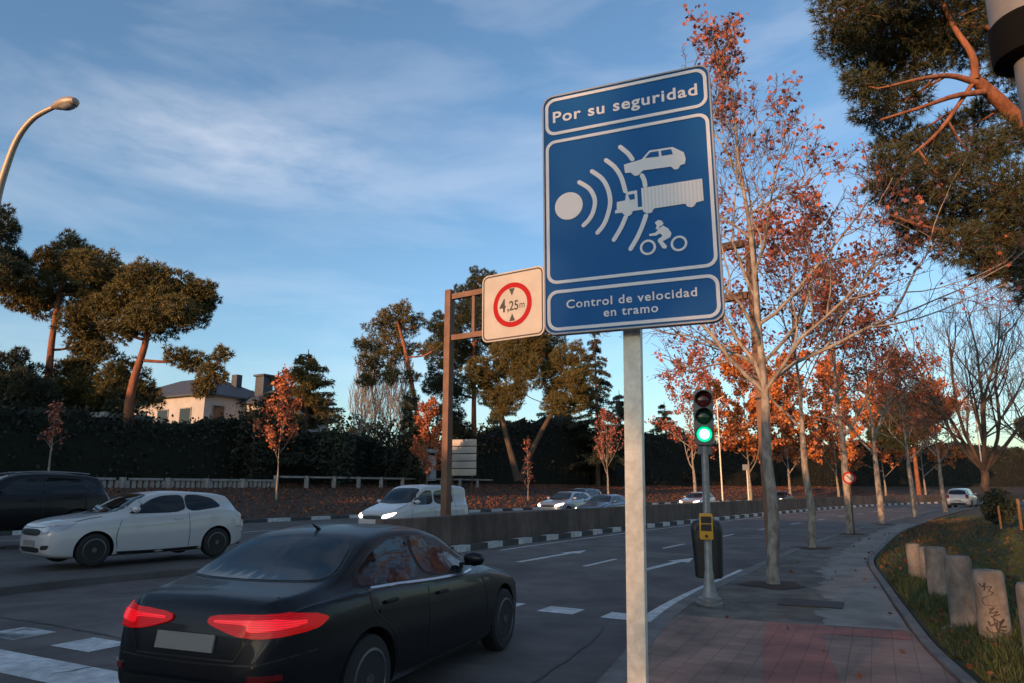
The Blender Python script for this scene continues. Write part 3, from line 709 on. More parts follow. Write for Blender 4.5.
mh = MB(); mh.box((0, 0, 0), (0.85, 0.62, 0.012)); mo_ = mh.build('manhole_cover', M['iron']); mo_.location = (4.35, 10.75, 0.128); mo_.rotation_euler = (0, 0, R_(-27))
tag(mo_, 'dark rectangular iron cover set in the pavement before the first tree', 'manhole cover')

# street pole at the right edge
sp = empty('street_pole', (3.02, 3.62, 0.12), 0, 'grey steel street pole with a black clamp at the right edge', 'pole')
MB().tube([(0, 0, 0), (0, 0, 4.28)], 0.105, 28).build('lower_pole', M['pole_paint'], sp, smooth=True)
MB().tube([(0, 0, 4.28), (0, 0, 7.5)], [0.19, 0.17], 28).build('upper_pole', M['pole_paint'], sp, smooth=True)
MB().lathe([(0.11, 4.06), (0.2, 4.08), (0.205, 4.1), (0.205, 4.3), (0.19, 4.32)], segs=28).build('clamp', M['band'], sp, smooth=True)

# ------------------------------------------------------------------ bollards
def bollard_mesh(h, r, seed):
    q = random.Random(seed); mb = MB()
    mb.lathe([(r * 1.0, -0.1), (r, 0.02), (r * 0.99, h * 0.5), (r * 0.985, h - 0.06), (r * 0.95, h - 0.02), (r * 0.86, h), (r * 0.5, h + 0.006)], segs=26)
    return mb
bl = [((7.42, 13.45), 0.64, 0.120, 'weathered concrete bollard at the far end of the row'),
      ((7.25, 12.75), 0.64, 0.120, 'second weathered concrete bollard from the far end, overlapping the farthest'),
      ((6.50, 11.20), 0.76, 0.150, 'middle concrete bollard in the row, rising from green weeds'),
      ((5.33, 8.75), 0.85, 0.145, 'concrete bollard with crumbled mortar round its foot'),
      ((5.27, 8.12), 0.76, 0.155, 'concrete bollard scrawled with black graffiti'),
      ((4.62, 6.50), 0.82, 0.150, 'nearest plain concrete bollard cut by the right edge')]
for i, (p, h, r, lab) in enumerate(bl):
    e = empty('bollard', (p[0], p[1], 0.12), 0, lab, 'bollard', 'concrete bollards beside the path')
    e.rotation_euler = (R_(rnd.uniform(-.7, .7)), R_(rnd.uniform(-.7, .7)), rnd.uniform(0, 6))
    bollard_mesh(h, r, i).build('shaft', M['bollard'], e, smooth=True)
    if i == 3:
        ft = MB(); ft.lathe([(0.26, -0.05), (0.25, 0.02), (0.20, 0.045), (0.152, 0.06)], segs=18); ft.build('footing', M['stone'], e)
    if i == 4:
        e.rotation_euler = (0, 0, math.atan2(-p[0], p[1]) )
        sc_ = h / .80
        gm = MB(); q = random.Random(5)
        def stroke(pts, w=0.006):
            P = catmull(pts, 5)
            for a in range(len(P) - 1):
                vs = []
                for k in (a, a + 1):
                    t = P[min(k + 1, len(P) - 1)] - P[max(k - 1, 0)]; t = t / (np.linalg.norm(t) + 1e-9); n_ = np.array([-t[1], t[0]]) * w
                    for sgn in (-1, 1):
                        X = P[k] + n_ * sgn; an = X[0] / r
                        vs.append((math.sin(an) * (r + .002), -math.cos(an) * (r + .002), X[1] * .9))
                gm.add(vs, [(0, 1, 3, 2)])
        stroke([(-.10, .70), (-.06, .66), (-.04, .71), (-.05, .62)]); stroke([(-.03, .66), (.02, .67), (-.01, .62), (.03, .60), (.0, .57)])
        stroke([(-.02, .56), (-.08, .52), (-.07, .46), (.0, .45), (.05, .45)], .004)
        stroke([(-.03, .40), (.02, .43), (-.03, .36), (.05, .39), (.0, .33), (.07, .36)], .007)
        stroke([(-.02, .33), (.05, .27), (.10, .30), (.05, .22), (.12, .22)], .009); stroke([(-.05, .27), (-.03, .22), (.03, .26), (.02, .19), (.10, .17)], .009)
        stroke([(-.08, .2), (-.03, .14), (.04, .15), (.08, .12)], .007); stroke([(.0, .3), (.03, .15), (.06, .28)], .007)
        gm.build('graffiti', M['graffiti'], e)

# ------------------------------------------------------------------ vegetation
def rot_about(v, ax, a): return Matrix.Rotation(a, 3, ax) @ v
def any_perp(v):
    p = v.cross(Vector((0, 0, 1)))
    if p.length < 1e-3: p = v.cross(Vector((1, 0, 0)))
    return p.normalized()
def limb(q, p, d, length, r0, r1, n, wob, up=0.0):
    """a wandering polyline; returns points and radii"""
    pts = [p.copy()]; rr = [r0]; d = d.normalized()
    for i in range(n):
        d = (d + Vector((q.gauss(0, wob), q.gauss(0, wob), q.gauss(0, wob) + up))).normalized()
        pts.append(pts[-1] + d * (length / n)); rr.append(r0 + (r1 - r0) * (i + 1) / n)
    return pts, rr
STAR = np.array([(0, -.5), (.13, -.22), (.46, -.28), (.26, -.02), (.5, .2), (.2, .2), (0, .55), (-.2, .2), (-.5, .2), (-.26, -.02), (-.46, -.28), (-.13, -.22)])
RHOMB = np.array([(0, -.5), (.36, 0.05), (0, .55), (-.36, 0.05)])
def leaf_mesh(name, pos, size, m, parent, rng, shape=RHOMB, droop=0.3):
    n = len(pos); pos = np.asarray(pos, float)
    a = rng.normal(size=(n, 3)); a[:, 2] -= droop; a /= np.linalg.norm(a, axis=1)[:, None]
    b = rng.normal(size=(n, 3)); b -= a * (a * b).sum(1)[:, None]; b /= np.linalg.norm(b, axis=1)[:, None]
    sz = size * rng.uniform(0.6, 1.25, n)
    k = len(shape)
    V = pos[:, None, :] + sz[:, None, None] * (shape[None, :, 0, None] * b[:, None, :] + shape[None, :, 1, None] * a[:, None, :])
    if k > 4:   # curl the lobes a little
        c = np.cross(a, b); V += sz[:, None, None] * (np.abs(shape[None, :, 0, None]) * 0.5 * c[:, None, :]) * rng.uniform(-1, 1, (n, 1, 1))
    F = np.arange(n * k).reshape(n, k)
    return np_mesh(name, V.reshape(-1, 3), F, m, parent)

def decid(seed, H, fork, r, spread, n_scaf=9, leaves=1500, lsize=0.13, shape=RHOMB, lean=(0, 0), lvl=3, up=0.10, long_limbs=(), leader=True, taper=0.62, lead=0.50, rmin=0.004, bow=0.0, lowleaf=0.0, twig_n=4, wob=0.10):
    """returns (MB of wood, leaf positions); local coordinates, foot at the origin"""
    q = random.Random(seed); mb = MB(); mb2 = MB(); tips = []
    # trunk and leader
    n = 10; pts = []; rr = []
    for i in range(n + 1):
        t = i / n; top = H if leader else fork
        z = top * t
        pts.append(Vector((lean[0] * t ** 1.9 + bow * t * (1 - t) + q.gauss(0, .02) * H / 8 * (t > .05), lean[1] * t + q.gauss(0, .02) * H / 8 * (t > .05), z)))
        if z <= fork: rr.append(r * (1.0 - 0.30 * z / fork))
        else: rr.append(max(r * lead * (1 - (z - fork) / (top - fork + 1e-6)), 0.008))
    P = [pts[0] - Vector((0, 0, .25)), pts[0] + Vector((0, 0, .0)), pts[0] + Vector((0, 0, .18))] + pts[1:]
    RR = [r * 1.25, r * 1.15, r * 1.02] + rr[1:]
    P2 = catmull([tuple(p) for p in P], 3); RR2 = np.interp(np.linspace(0, 1, len(P2)), np.linspace(0, 1, len(RR)), RR)
    mb.tube([Vector(p) for p in P2], list(RR2), 12)
    def trunk_at(z):
        for i in range(len(pts) - 1):
            if pts[i].z <= z <= pts[i + 1].z:
                t = (z - pts[i].z) / (pts[i + 1].z - pts[i].z); return pts[i].lerp(pts[i + 1], t), rr[i] * (1 - t) + rr[i + 1] * t
        return pts[-1], rr[-1]
    def grow(p, d, length, r0, level):
        nseg = max(4, int(5 + level))
        a, b = limb(q, p, d, length, r0, max(r0 * 0.28, rmin), nseg, wob, up)
        (mb2 if level == 0 or (level == 1 and lvl >= 3) else mb).tube(a, b, 7 if level == lvl else (5 if level == lvl - 1 else 3), cap=False)
        if level <= 1:
            for i in range(1, len(a)): tips.append((a[i], level))
        if level == 0: return
        kids = {3: 6, 2: 5, 1: twig_n}.get(level, 4)
        for k in range(kids):
            t = 0.22 + 0.78 * (k + q.uniform(0, .8)) / kids
            i = min(int(t * nseg), nseg - 1); f = t * nseg - i; f = min(f, 1)
            c = a[i].lerp(a[i + 1], f); dd = (a[i + 1] - a[i]).normalized()
            ax = rot_about(any_perp(dd), dd, q.uniform(0, 6.283))
            nd = rot_about(dd, ax, R_(q.uniform(28, 58)))
            grow(c, nd, length * q.uniform(.38, .58) * (1.15 - .45 * t), max(b[i] * 0.62, rmin), level - 1)
    az = q.uniform(0, 6.28)
    for k in range(n_scaf):
        t = (k + q.uniform(-.2, .2)) / max(1, n_scaf - 1); t = min(max(t, 0), 1)
        z = fork + (H * (.9 if leader else 1) - fork) * t if leader else fork - q.uniform(0, .25)
        z = min(z, (H if leader else fork) * 0.985)
        c, rc = trunk_at(z); az += 2.399 + q.uniform(-.4, .4)
        el = R_(q.uniform(28, 50) + 18 * t)
        d = Vector((math.cos(az) * math.cos(el), math.sin(az) * math.cos(el), math.sin(el)))
        ln_ = spread * (1.0 - taper * t) * q.uniform(.8, 1.15) if leader else (H - fork) * q.uniform(.75, 1.1)
        grow(c, d, ln_, max(rc * (0.62 if leader else .6), .012), lvl)
    for (z, d, ln_, rad) in long_limbs:
        c, rc = trunk_at(z); grow(c, Vector(d), ln_, rad, lvl)
    rng = np.random.default_rng(seed)
    if leaves and tips:
        T = np.array([tuple(p) for p, l in tips]); idx = rng.integers(0, len(T), leaves)
        lp = T[idx] + rng.normal(0, .07 + .25 * lsize, (leaves, 3)); 
    else: lp = np.zeros((0, 3))
    return mb, mb2, lp, rng
def plant_tree(name, pos, seed, label, cat, group, wood, leaf, rz=0.0, lsize=.13, shape=RHOMB, **kw):
    e = empty(name, pos, rz, label, cat, group)
    mb, mb2, lp, rng = decid(seed, lsize=lsize, **kw)
    mb.build('trunk', wood, e, smooth=True, angle=60)
    if mb2.v: mb2.build('twigs', M['twig_red'] if leaf is not None else (wood if wood is M['bark'] else M['twig']), e, smooth=True, angle=60)['kind'] = 'stuff'
    if len(lp): leaf_mesh('crown', lp, lsize, leaf, e, rng, shape)
    return e

PT = 'plane trees along the pavement'
plant_tree('plane_tree', (4.54, 12.77, 0.12), 11, 'nearest plane tree, pale trunk by the traffic light, sparse red leaves on long bare boughs', 'tree', PT, M['bark'], M['leaf_red'],
           H=11.4, fork=3.4, r=0.108, spread=4.2, n_scaf=17, leaves=2700, lsize=.10, shape=STAR, lean=(-.42, 0.1), taper=.80, lead=.62, bow=.75, twig_n=8,
           long_limbs=[(3.5, (.80, -.12, .52), 5.6, .040), (3.38, (-.55, .1, .80), 3.8, .046), (3.45, (-.25, .1, .9), 4.2, .044), (3.9, (.6, .35, .7), 4.6, .036)], up=.05, wob=.15)
rows = [((8.43, 20.44), 22, 9.6, 3.3, .112, 'second plane tree along the pavement, slim grey trunk with a dark twisted fork'),
        ((12.42, 26.55), 33, 9.8, 3.4, .145, 'third plane tree along the pavement, mottled trunk beside the round road sign'),
        ((17.33, 33.83), 44, 9.4, 3.2, .15, 'fourth plane tree along the pavement, sunlit orange trunk on the bend'),
        ((23.4, 41.9), 55, 9.2, 3.2, .155, 'fifth plane tree along the pavement, low fork and orange lit foot'),
        ((30.2, 50.2), 66, 9.0, 3.3, .16, 'farthest plane tree along the pavement, left of the distant white car')]
for (p, sd, H, fk, r, lab) in rows:
    plant_tree('plane_tree', (p[0], p[1], .12), sd, lab, 'tree', PT, M['bark'], M['leaf_red'] if sd < 40 else M['leaf_rust'],
               H=H, fork=fk, r=r, spread=4.2, n_scaf=13, leaves=3300 if sd < 40 else 4300, lsize=.14, up=.06, wob=.12, twig_n=5)
# tree pits of bare soil round the pavement trees
tp = MB()
for i, p in enumerate([(4.54, 12.77)] + [q_[0] for q_ in rows[:3]]):
    n_ = 40; ph = [rnd.uniform(0, 6) for _ in range(3)]; ring_ = []
    for k in range(n_):
        a = 2 * math.pi * k / n_; rr_ = .52 + .06 * math.sin(3 * a + ph[0]) + .05 * math.sin(5 * a + ph[1]) + .03 * math.sin(11 * a + ph[2])
        ring_.append((p[0] + rr_ * math.cos(a), p[1] + rr_ * math.sin(a), 0.1265))
    tp.add(ring_ + [(p[0], p[1], .15)], [(k, (k + 1) % n_, n_) for k in range(n_)])
tag(tp.build('tree_pits', M['soil']), kind='structure')

# orange and red trees on the far side of the road
FT = 'autumn trees on the far bank'
def zfar(x, y):
    s = nearest_s(x, y); d = (x - kpos(s)[0]) * knl(s)[0] + (y - kpos(s)[1]) * knl(s)[1]
    return (bank_z(d) if d > DL else 0.2 if d > 10.5 else 0.15 if d > 8 else 0.13), s, d
def foot(px, Y):
    v = at(px, 488, Y); z, s, d = zfar(v.x, Y); return (v.x, Y, z - 0.02)
far = [(694, 64, 71, 12.6, 3.2, 4.6, 5200, 'tall red and pink tree above the silver hatchback, behind the traffic light', 'leaf_red'),
       (750, 72, 72, 14.0, 3.0, 5.2, 12000, 'dense orange tree just left of the nearest pavement trunk', 'leaf_orange'),
       (790, 80, 73, 15.0, 3.0, 5.6, 13000, 'dense orange tree between the first two pavement trunks', 'leaf_orange'),
       (838, 90, 74, 15.5, 3.0, 6.0, 13000, 'broad orange tree behind the third pavement trunk', 'leaf_orange'),
       (885, 102, 75, 15.5, 3.0, 6.0, 11000, 'far orange tree above the bend of the road', 'leaf_orange'),
       (925, 116, 76, 15.0, 3.0, 6.0, 9000, 'farthest orange tree at the end of the road', 'leaf_orange')]
for (px, Y, sd, H, fk, spd, lv, lab, lm) in far:
    plant_tree('autumn_tree', foot(px, Y), sd, lab, 'tree', FT, M['bark'], M[lm], H=H, fork=fk, r=.17, spread=spd, n_scaf=14, leaves=lv, lsize=.34 if lm == 'leaf_orange' else .24, lvl=2, up=.04, wob=.1, twig_n=4, taper=.35)
small = [(277, 40.5, 81, 7.3, 2.1, 2.0, 1500, .19, 'small orange tree with a white stem in front of the dark hedge', 'leaf_rust'),
         (427, 52, 82, 7.0, 1.2, 1.9, 3200, .20, 'slender orange tree left of the gantry post', 'leaf_rust'),
         (46, 34.0, 83, 4.4, 2.0, 0.7, 240, .18, 'thin pale sapling with a few red leaves at the far left', 'leaf_red'),
         (528, 58, 84, 5.2, 1.0, 0.8, 180, .16, 'thin bare reddish sapling on the leafy bank', 'leaf_red'),
         (608, 58, 85, 7.4, 2.6, 3.0, 1000, .19, 'small red forked tree just left of the big sign post', 'leaf_red')]
for (px, Y, sd, H, fk, spd, lv, ls, lab, lm) in small:
    plant_tree('young_tree', foot(px, Y), sd, lab, 'tree', 'young trees on the leafy bank', M['bark'], M[lm], H=H, fork=fk, r=.055 if sd != 85 else .10, spread=spd, n_scaf=12, leaves=lv, lsize=ls, lvl=2, up=.12 if sd != 85 else .2, wob=.1)

# bare trees
BT = 'bare winter trees'
plant_tree('bare_tree', (26.2, 39.5, .45), 91, 'large bare tree with a thick forked brown trunk beside the staked bush', 'tree', BT, M['bark_dark'], None, H=11.5, fork=2.3, r=.26, spread=6, n_scaf=8, leaves=0, rmin=.007, leader=False, up=.13, lvl=3, twig_n=10, wob=.10)
plant_tree('bare_tree', (42, 55, .5), 92, 'bare tree at the right edge behind the lawn', 'tree', BT, M['bark_dark'], None, H=14.5, fork=3.0, r=.22, spread=6, n_scaf=8, leaves=0, rmin=.009, leader=False, up=.13, lvl=3, twig_n=10, wob=.10)
for i, (px, Y) in enumerate([(358, 88), (372, 92), (388, 90), (402, 95)]):
    plant_tree('poplar_tree', foot(px, Y), 93 + i, ['leftmost pale bare poplar beyond the hedge', 'second pale bare poplar beyond the hedge', 'third pale bare poplar beyond the hedge', 'rightmost pale bare poplar, behind the tall thin pine'][i], 'tree', 'bare poplars beyond the hedge', M['bark'], None,
               H=17.0 + rnd.uniform(-1.5, 1), fork=3, r=.24, spread=5.0, n_scaf=30, leaves=0, lvl=2, rmin=.02, twig_n=6, up=.32, wob=.06)

# pines ----------------------------------------------------------
def clump_tufts(rng, c, r, n, flat=0.75, shell=0.55):
    d = rng.normal(size=(n, 3)); d /= np.linalg.norm(d, axis=1)[:, None]
    rad = r * rng.uniform(shell, 1.0, n) ** 0.8
    # lumpy surface
    k = rng.normal(size=(5, 3)); k /= np.linalg.norm(k, axis=1)[:, None]
    lump = 1 + 0.16 * np.cos(3 * (d @ k.T)).mean(1) * 2
    p = d * (rad * lump)[:, None]; p[:, 2] *= flat
    return np.array(c) + p, d
def needle_mesh(name, pos, dirs, length, width, per, m, parent, rng, spreadv=0.75, upb=0.25):
    n = len(pos); N_ = n * per
    P = np.repeat(pos, per, 0); D = np.repeat(dirs, per, 0) + rng.normal(0, spreadv, (N_, 3)); D[:, 2] += upb
    D /= np.linalg.norm(D, axis=1)[:, None]
    W = rng.normal(size=(N_, 3)); W -= D * (W * D).sum(1)[:, None]; W /= np.linalg.norm(W, axis=1)[:, None]
    ln_ = length * rng.uniform(.6, 1.2, N_); w = width * rng.uniform(.7, 1.3, N_)
    V = np.stack([P - W * (w / 2)[:, None], P + W * (w / 2)[:, None], P + D * ln_[:, None]], 1).reshape(-1, 3)
    # joined needles of one tuft share an island colour by welding the tuft's first corner
    F = np.arange(N_ * 3).reshape(-1, 3)
    return np_mesh(name, V, F, m, parent)
def pine(name, pos, seed, label, trunk_pts, trunk_r, clumps, group, m=None, tuft=0.27, width=.055, per=5, dens=470, limbs=True, flat=.86, bark=None, shell=.55):
    """trunk_pts and clumps in local coordinates; clumps (x,y,z,r)"""
    rng = np.random.default_rng(seed); q = random.Random(seed)
    e = empty(name, pos, 0, label, 'tree', group)
    mb = MB(); P = catmull(trunk_pts, 6); n = len(P)
    mb.tube([Vector(p) for p in P], [trunk_r * (1 - .6 * i / n) for i in range(n)], 10)
    TP = [Vector(p) for p in P]
    order = sorted(clumps, key=lambda c: min((Vector(c[:3]) - t).length for t in TP)); done = []
    for c in order:
        cv = Vector(c[:3]); best = None
        for i, t in enumerate(TP[n // 3:]):
            w = (t - cv).length + max(0, t.z - cv.z + .3) * 1.5 + max(0, cv.z - t.z - 2.5) * .3
            if best is None or w < best[0]: best = (w, t, trunk_r * .34)
        for (dv, dr) in done:
            w = (dv - cv).length * 1.05 + max(0, dv.z - cv.z) * .3
            if w < best[0]: best = (w, dv, dr * .62)
        s0 = best[1]; r0 = max(best[2], .03)
        if limbs and (cv - s0).length > .2:
            mid = s0.lerp(cv, .5) + Vector((q.gauss(0, .12), q.gauss(0, .12), -.07 * (cv - s0).length))
            lp = catmull([tuple(s0), tuple(mid), tuple(cv)], 5)
            mb.tube([Vector(p) for p in lp], [r0 * (1 - .4 * i / len(lp)) for i in range(len(lp))], 6, cap=False)
            for k in range(5):
                dv = Vector((q.gauss(0, 1), q.gauss(0, 1), q.gauss(0, .6))).normalized()
                mb.tube([cv - (cv - s0).normalized() * c[3] * .4, cv + dv * c[3] * .8], [.03, .012], 4, cap=False)
        done.append((cv, r0))
    mb.build('trunk', bark or M['bark_pine'], e, smooth=True, angle=60)
    PP = []; DD = []
    clumps = [(c[0], c[1], c[2], c[3] * .86) for c in clumps]
    sat = []
    for c in clumps:
        for k in range(8):
            v_ = Vector((q.gauss(0, 1), q.gauss(0, 1), q.gauss(.25, .7))).normalized() * c[3] * q.uniform(.8, 1.3)
            sat.append((c[0] + v_.x, c[1] + v_.y, c[2] + v_.z * flat, c[3] * q.uniform(.16, .42)))
    for c in list(clumps) + sat:
        p, d = clump_tufts(rng, c[:3], c[3], int(dens * c[3] ** 2 / 1.2), flat, max(shell, .60) if shell > .5 else shell); PP.append(p); DD.append(d)
    needle_mesh('crown', np.concatenate(PP), np.concatenate(DD), tuft, width, per, m or M['needle'], e, rng)
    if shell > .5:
        cb = MB()  # opaque cores added so sun does not leak through the clumps
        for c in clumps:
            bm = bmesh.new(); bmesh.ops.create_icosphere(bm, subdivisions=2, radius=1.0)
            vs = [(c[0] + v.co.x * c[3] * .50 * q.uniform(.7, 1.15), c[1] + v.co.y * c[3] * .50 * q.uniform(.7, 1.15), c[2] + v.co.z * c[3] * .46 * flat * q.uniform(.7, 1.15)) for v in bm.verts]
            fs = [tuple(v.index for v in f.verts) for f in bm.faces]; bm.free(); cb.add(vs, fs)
        cb.build('shade_core', M['needle_core'], e)['kind'] = 'stuff'
    return e
def px_clumps(origin, L_, Y, depth=1.5, seed=0, mult=1.0):
    """crown clumps listed as (column, row, radius in metres) become clumps with their own depths"""
    q = random.Random(seed); out = []
    for (px, py, r) in L_:
        v = at(px, py, Y + q.uniform(-depth, depth)); out.append((v.x - origin[0], v.y - origin[1], v.z - origin[2], r * mult))
    return out
def tr_pts(origin, L_, Y):
    out = []
    for px, py in L_:
        v = at(px, py, Y); out.append((v.x - origin[0], v.y - origin[1], v.z - origin[2]))
    out[0] = (out[0][0], out[0][1], -0.3)
    return out
PN = 'stone pines beyond the hedge'
# far left pine, mostly outside the frame
o = (-34.5, 41, 2.4)
pine('stone_pine', o, 101, 'dark pine cut by the left edge of the view', tr_pts(o, [(-40, 470), (-45, 380), (-30, 300)], 41), .35,
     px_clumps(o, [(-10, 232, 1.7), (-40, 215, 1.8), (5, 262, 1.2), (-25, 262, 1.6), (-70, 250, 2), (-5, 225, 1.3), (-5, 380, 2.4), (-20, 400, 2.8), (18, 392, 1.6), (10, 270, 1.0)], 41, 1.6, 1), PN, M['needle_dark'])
o = (-30.3, 44, 2.8)
pine('stone_pine', o, 102, 'tall dark-trunked stone pine, left of the pair above the hedge', tr_pts(o, [(42, 470), (47, 400), (52, 340), (62, 280)], 44), .30,
     px_clumps(o, [(70, 258, 1.7), (50, 268, 1.5), (92, 268, 1.6), (30, 285, 1.4), (75, 290, 1.7), (110, 270, 1.1), (45, 305, 1.3), (95, 305, 1.2), (20, 300, 1.1), (88, 335, 1.1), (15, 262, .9), (72, 318, 1.0), (100, 285, 1.2), (5, 285, 1.0), (78, 345, .8)], 44, 1.6, 2), PN)
o = (-24.4, 42, 2.6)
pine('stone_pine', o, 103, 'stone pine with a leaning orange trunk and round crown above the hedge', tr_pts(o, [(126, 470), (128, 415), (134, 380), (146, 340), (150, 300)], 42), .33,
     px_clumps(o, [(150, 288, 1.5), (128, 300, 1.6), (172, 285, 1.5), (193, 298, 1.3), (110, 312, 1.3), (150, 315, 1.5), (180, 310, 1.2), (200, 310, 1.0), (122, 330, 1.0), (140, 275, 1.0), (160, 330, .9), (200, 290, .9), (195, 362, 1.0), (212, 375, .9), (178, 358, .8), (222, 355, .6), (140, 325, 1.0), (203, 388, .8), (185, 322, .8)], 42, 1.5, 3), PN)
o = (-29.8, 46, 2.9)
pine('bushy_conifer', o, 104, 'low bushy olive conifer under the pair of stone pines', [(0, 0, -.3), (0, 0, 2), (0, 0, 4)], .2,
     px_clumps(o, [(85, 360, 1.1), (95, 345, .9), (85, 388, 1.4), (105, 395, 1.4), (130, 395, 1.3), (65, 400, 1.5), (75, 322, .7), (110, 420, 1.4), (60, 425, 1.6), (30, 420, 1.8), (90, 415, 1.5)], 46, 1.2, 4) + px_clumps(o, [(100, 352, 1.0), (122, 372, 1.1), (70, 372, 1.2), (140, 384, 1.0), (110, 382, 1.2), (60, 388, 1.2), (95, 332, .9), (150, 396, .9), (82, 312, .8)], 45, 1.0, 14), 'conifers behind the hedge')
# the tall thin pine in the middle
o = at(428, 488, 61); o = (o.x, 61, 3.2)
pine('maritime_pine', o, 105, 'tall airy pine with a thin leaning trunk left of the gantry post', tr_pts(o, [(428, 480), (420, 430), (412, 385), (404, 345), (396, 318)], 61), .26,
     px_clumps(o, [(394, 318, 1.5), (380, 328, 1.3), (408, 328, 1.3), (372, 345, 1.2), (392, 343, 1.4), (418, 322, .9), (365, 362, 1.0), (384, 362, 1.3), (406, 350, 1.1), (372, 376, 1.2), (425, 350, .9), (392, 376, 1.0), (412, 378, .8), (360, 345, .7), (366, 382, .8), (404, 308, .8), (438, 347, .7), (410, 400, .9)], 61, 1.6, 5), PN, dens=360, shell=.35)
# group right of the gantry post
o = at(478, 488, 72); o = (o.x, 72, 3.0)
pine('stone_pine', o, 106, 'tallest pine crown, rising above the gantry behind the height limit sign', tr_pts(o, [(476, 480), (474, 430), (474, 380), (474, 310)], 72), .34,
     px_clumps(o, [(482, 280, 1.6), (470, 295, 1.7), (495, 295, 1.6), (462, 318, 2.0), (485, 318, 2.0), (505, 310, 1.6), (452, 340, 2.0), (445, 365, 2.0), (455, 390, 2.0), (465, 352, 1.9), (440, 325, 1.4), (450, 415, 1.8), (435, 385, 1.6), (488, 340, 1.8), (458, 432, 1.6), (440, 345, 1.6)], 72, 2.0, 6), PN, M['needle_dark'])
o = at(520, 488, 64); o = (o.x, 64, 2.7)
pine('stone_pine', o, 107, 'wide stone pine with two dark diverging trunks right of the gantry post', tr_pts(o, [(518, 492), (514, 465), (506, 435), (500, 405)], 64), .36,
     px_clumps(o, [(500, 365, 2.0), (520, 350, 2.1), (545, 350, 2.1), (570, 360, 2.0), (485, 385, 1.8), (505, 400, 1.9), (530, 372, 2.0), (558, 382, 1.8), (580, 380, 1.5), (508, 345, 1.6), (535, 340, 1.6), (478, 370, 1.5), (572, 402, 1.4), (585, 395, 1.2), (556, 405, 1.2), (515, 388, 1.4)], 64, 2.0, 7), PN, bark=M['bark_dark'])  # darker bark colour stands in for shade on these trunks
tb = MB(); P = catmull(tr_pts(o, [(520, 492), (530, 455), (545, 425), (560, 400)], 64), 6)
tb.tube([Vector(p) for p in P], [.30 * (1 - .5 * i / len(P)) for i in range(len(P))], 9)
tb.build('trunk', M['bark_dark'], bpy.data.objects['stone_pine.004'] if 'stone_pine.004' in bpy.data.objects else None, smooth=True)
# hanging-branched cedar behind
def cedar(name, px, Y, seed, label, H, layers, reach, m, droop=.25, top_frac=0.15):
    f = foot(px, Y); e = empty(name, f, 0, label, 'tree', 'cedars'); q = random.Random(seed); rng = np.random.default_rng(seed)
    mb = MB(); mb.tube([(0, 0, -.3), (0.1, 0, H * .5), (0, .05, H)], [.28, .18, .03], 9)
    PP = []; DD = []
    for k in range(layers):
        z = H * (top_frac + (1 - top_frac) * (k / layers)); rr = reach * (1 - (k / layers)) ** .8 + .35
        for j in range(5):
            a = q.uniform(0, 6.28); ln_ = rr * q.uniform(.6, 1.15); z0 = z + q.uniform(-.3, .3)
            pts = [Vector((math.cos(a) * ln_ * t, math.sin(a) * ln_ * t, z0 + ln_ * (.18 * t - droop * t * t))) for t in (0, .3, .6, .85, 1)]
            mb.tube(pts, [.06, .05, .035, .02, .01], 4, cap=False)
            nn = int(46 * ln_)
            t = rng.uniform(.2, 1, nn); p = np.stack([math.cos(a) * ln_ * t, math.sin(a) * ln_ * t, z0 + ln_ * (.18 * t - droop * t * t)], 1)
            side = np.array([-math.sin(a), math.cos(a), 0]); p += side[None] * rng.normal(0, .16 * ln_, nn)[:, None] * (0.4 + .6 * np.sin(math.pi * t))[:, None]
            p[:, 2] -= rng.uniform(0, .35, nn)
            PP.append(p); DD.append(np.tile(np.array([0, 0, -.5]), (nn, 1)))
    mb.build('trunk', M['bark_dark'], e, smooth=True)
    needle_mesh('crown', np.concatenate(PP), np.concatenate(DD), .34, .08, 4, m, e, rng, .7, 0)
    return e
cedar('cedar_tree', 598, 84, 111, 'dark drooping cedar spire right of the stone pines', 19.5, 17, 4.2, M['needle_dark'], .42)
cedar('cedar_tree', 300, 56, 112, 'flat-layered brown cedar above the hedge right of the house', 10.5, 11, 4.2, M['needle'], .05, .35)
cedar('cedar_tree', 270, 50, 113, 'dark rounded conifer against the right end of the house', 8.0, 11, 2.3, M['needle_dark'], .1, .2)
cedar('cypress_tree', 408, 58, 114, 'dark narrow cypress below the thin pine', 7.6, 12, 1.2, M['needle_dark'], .1, .1)

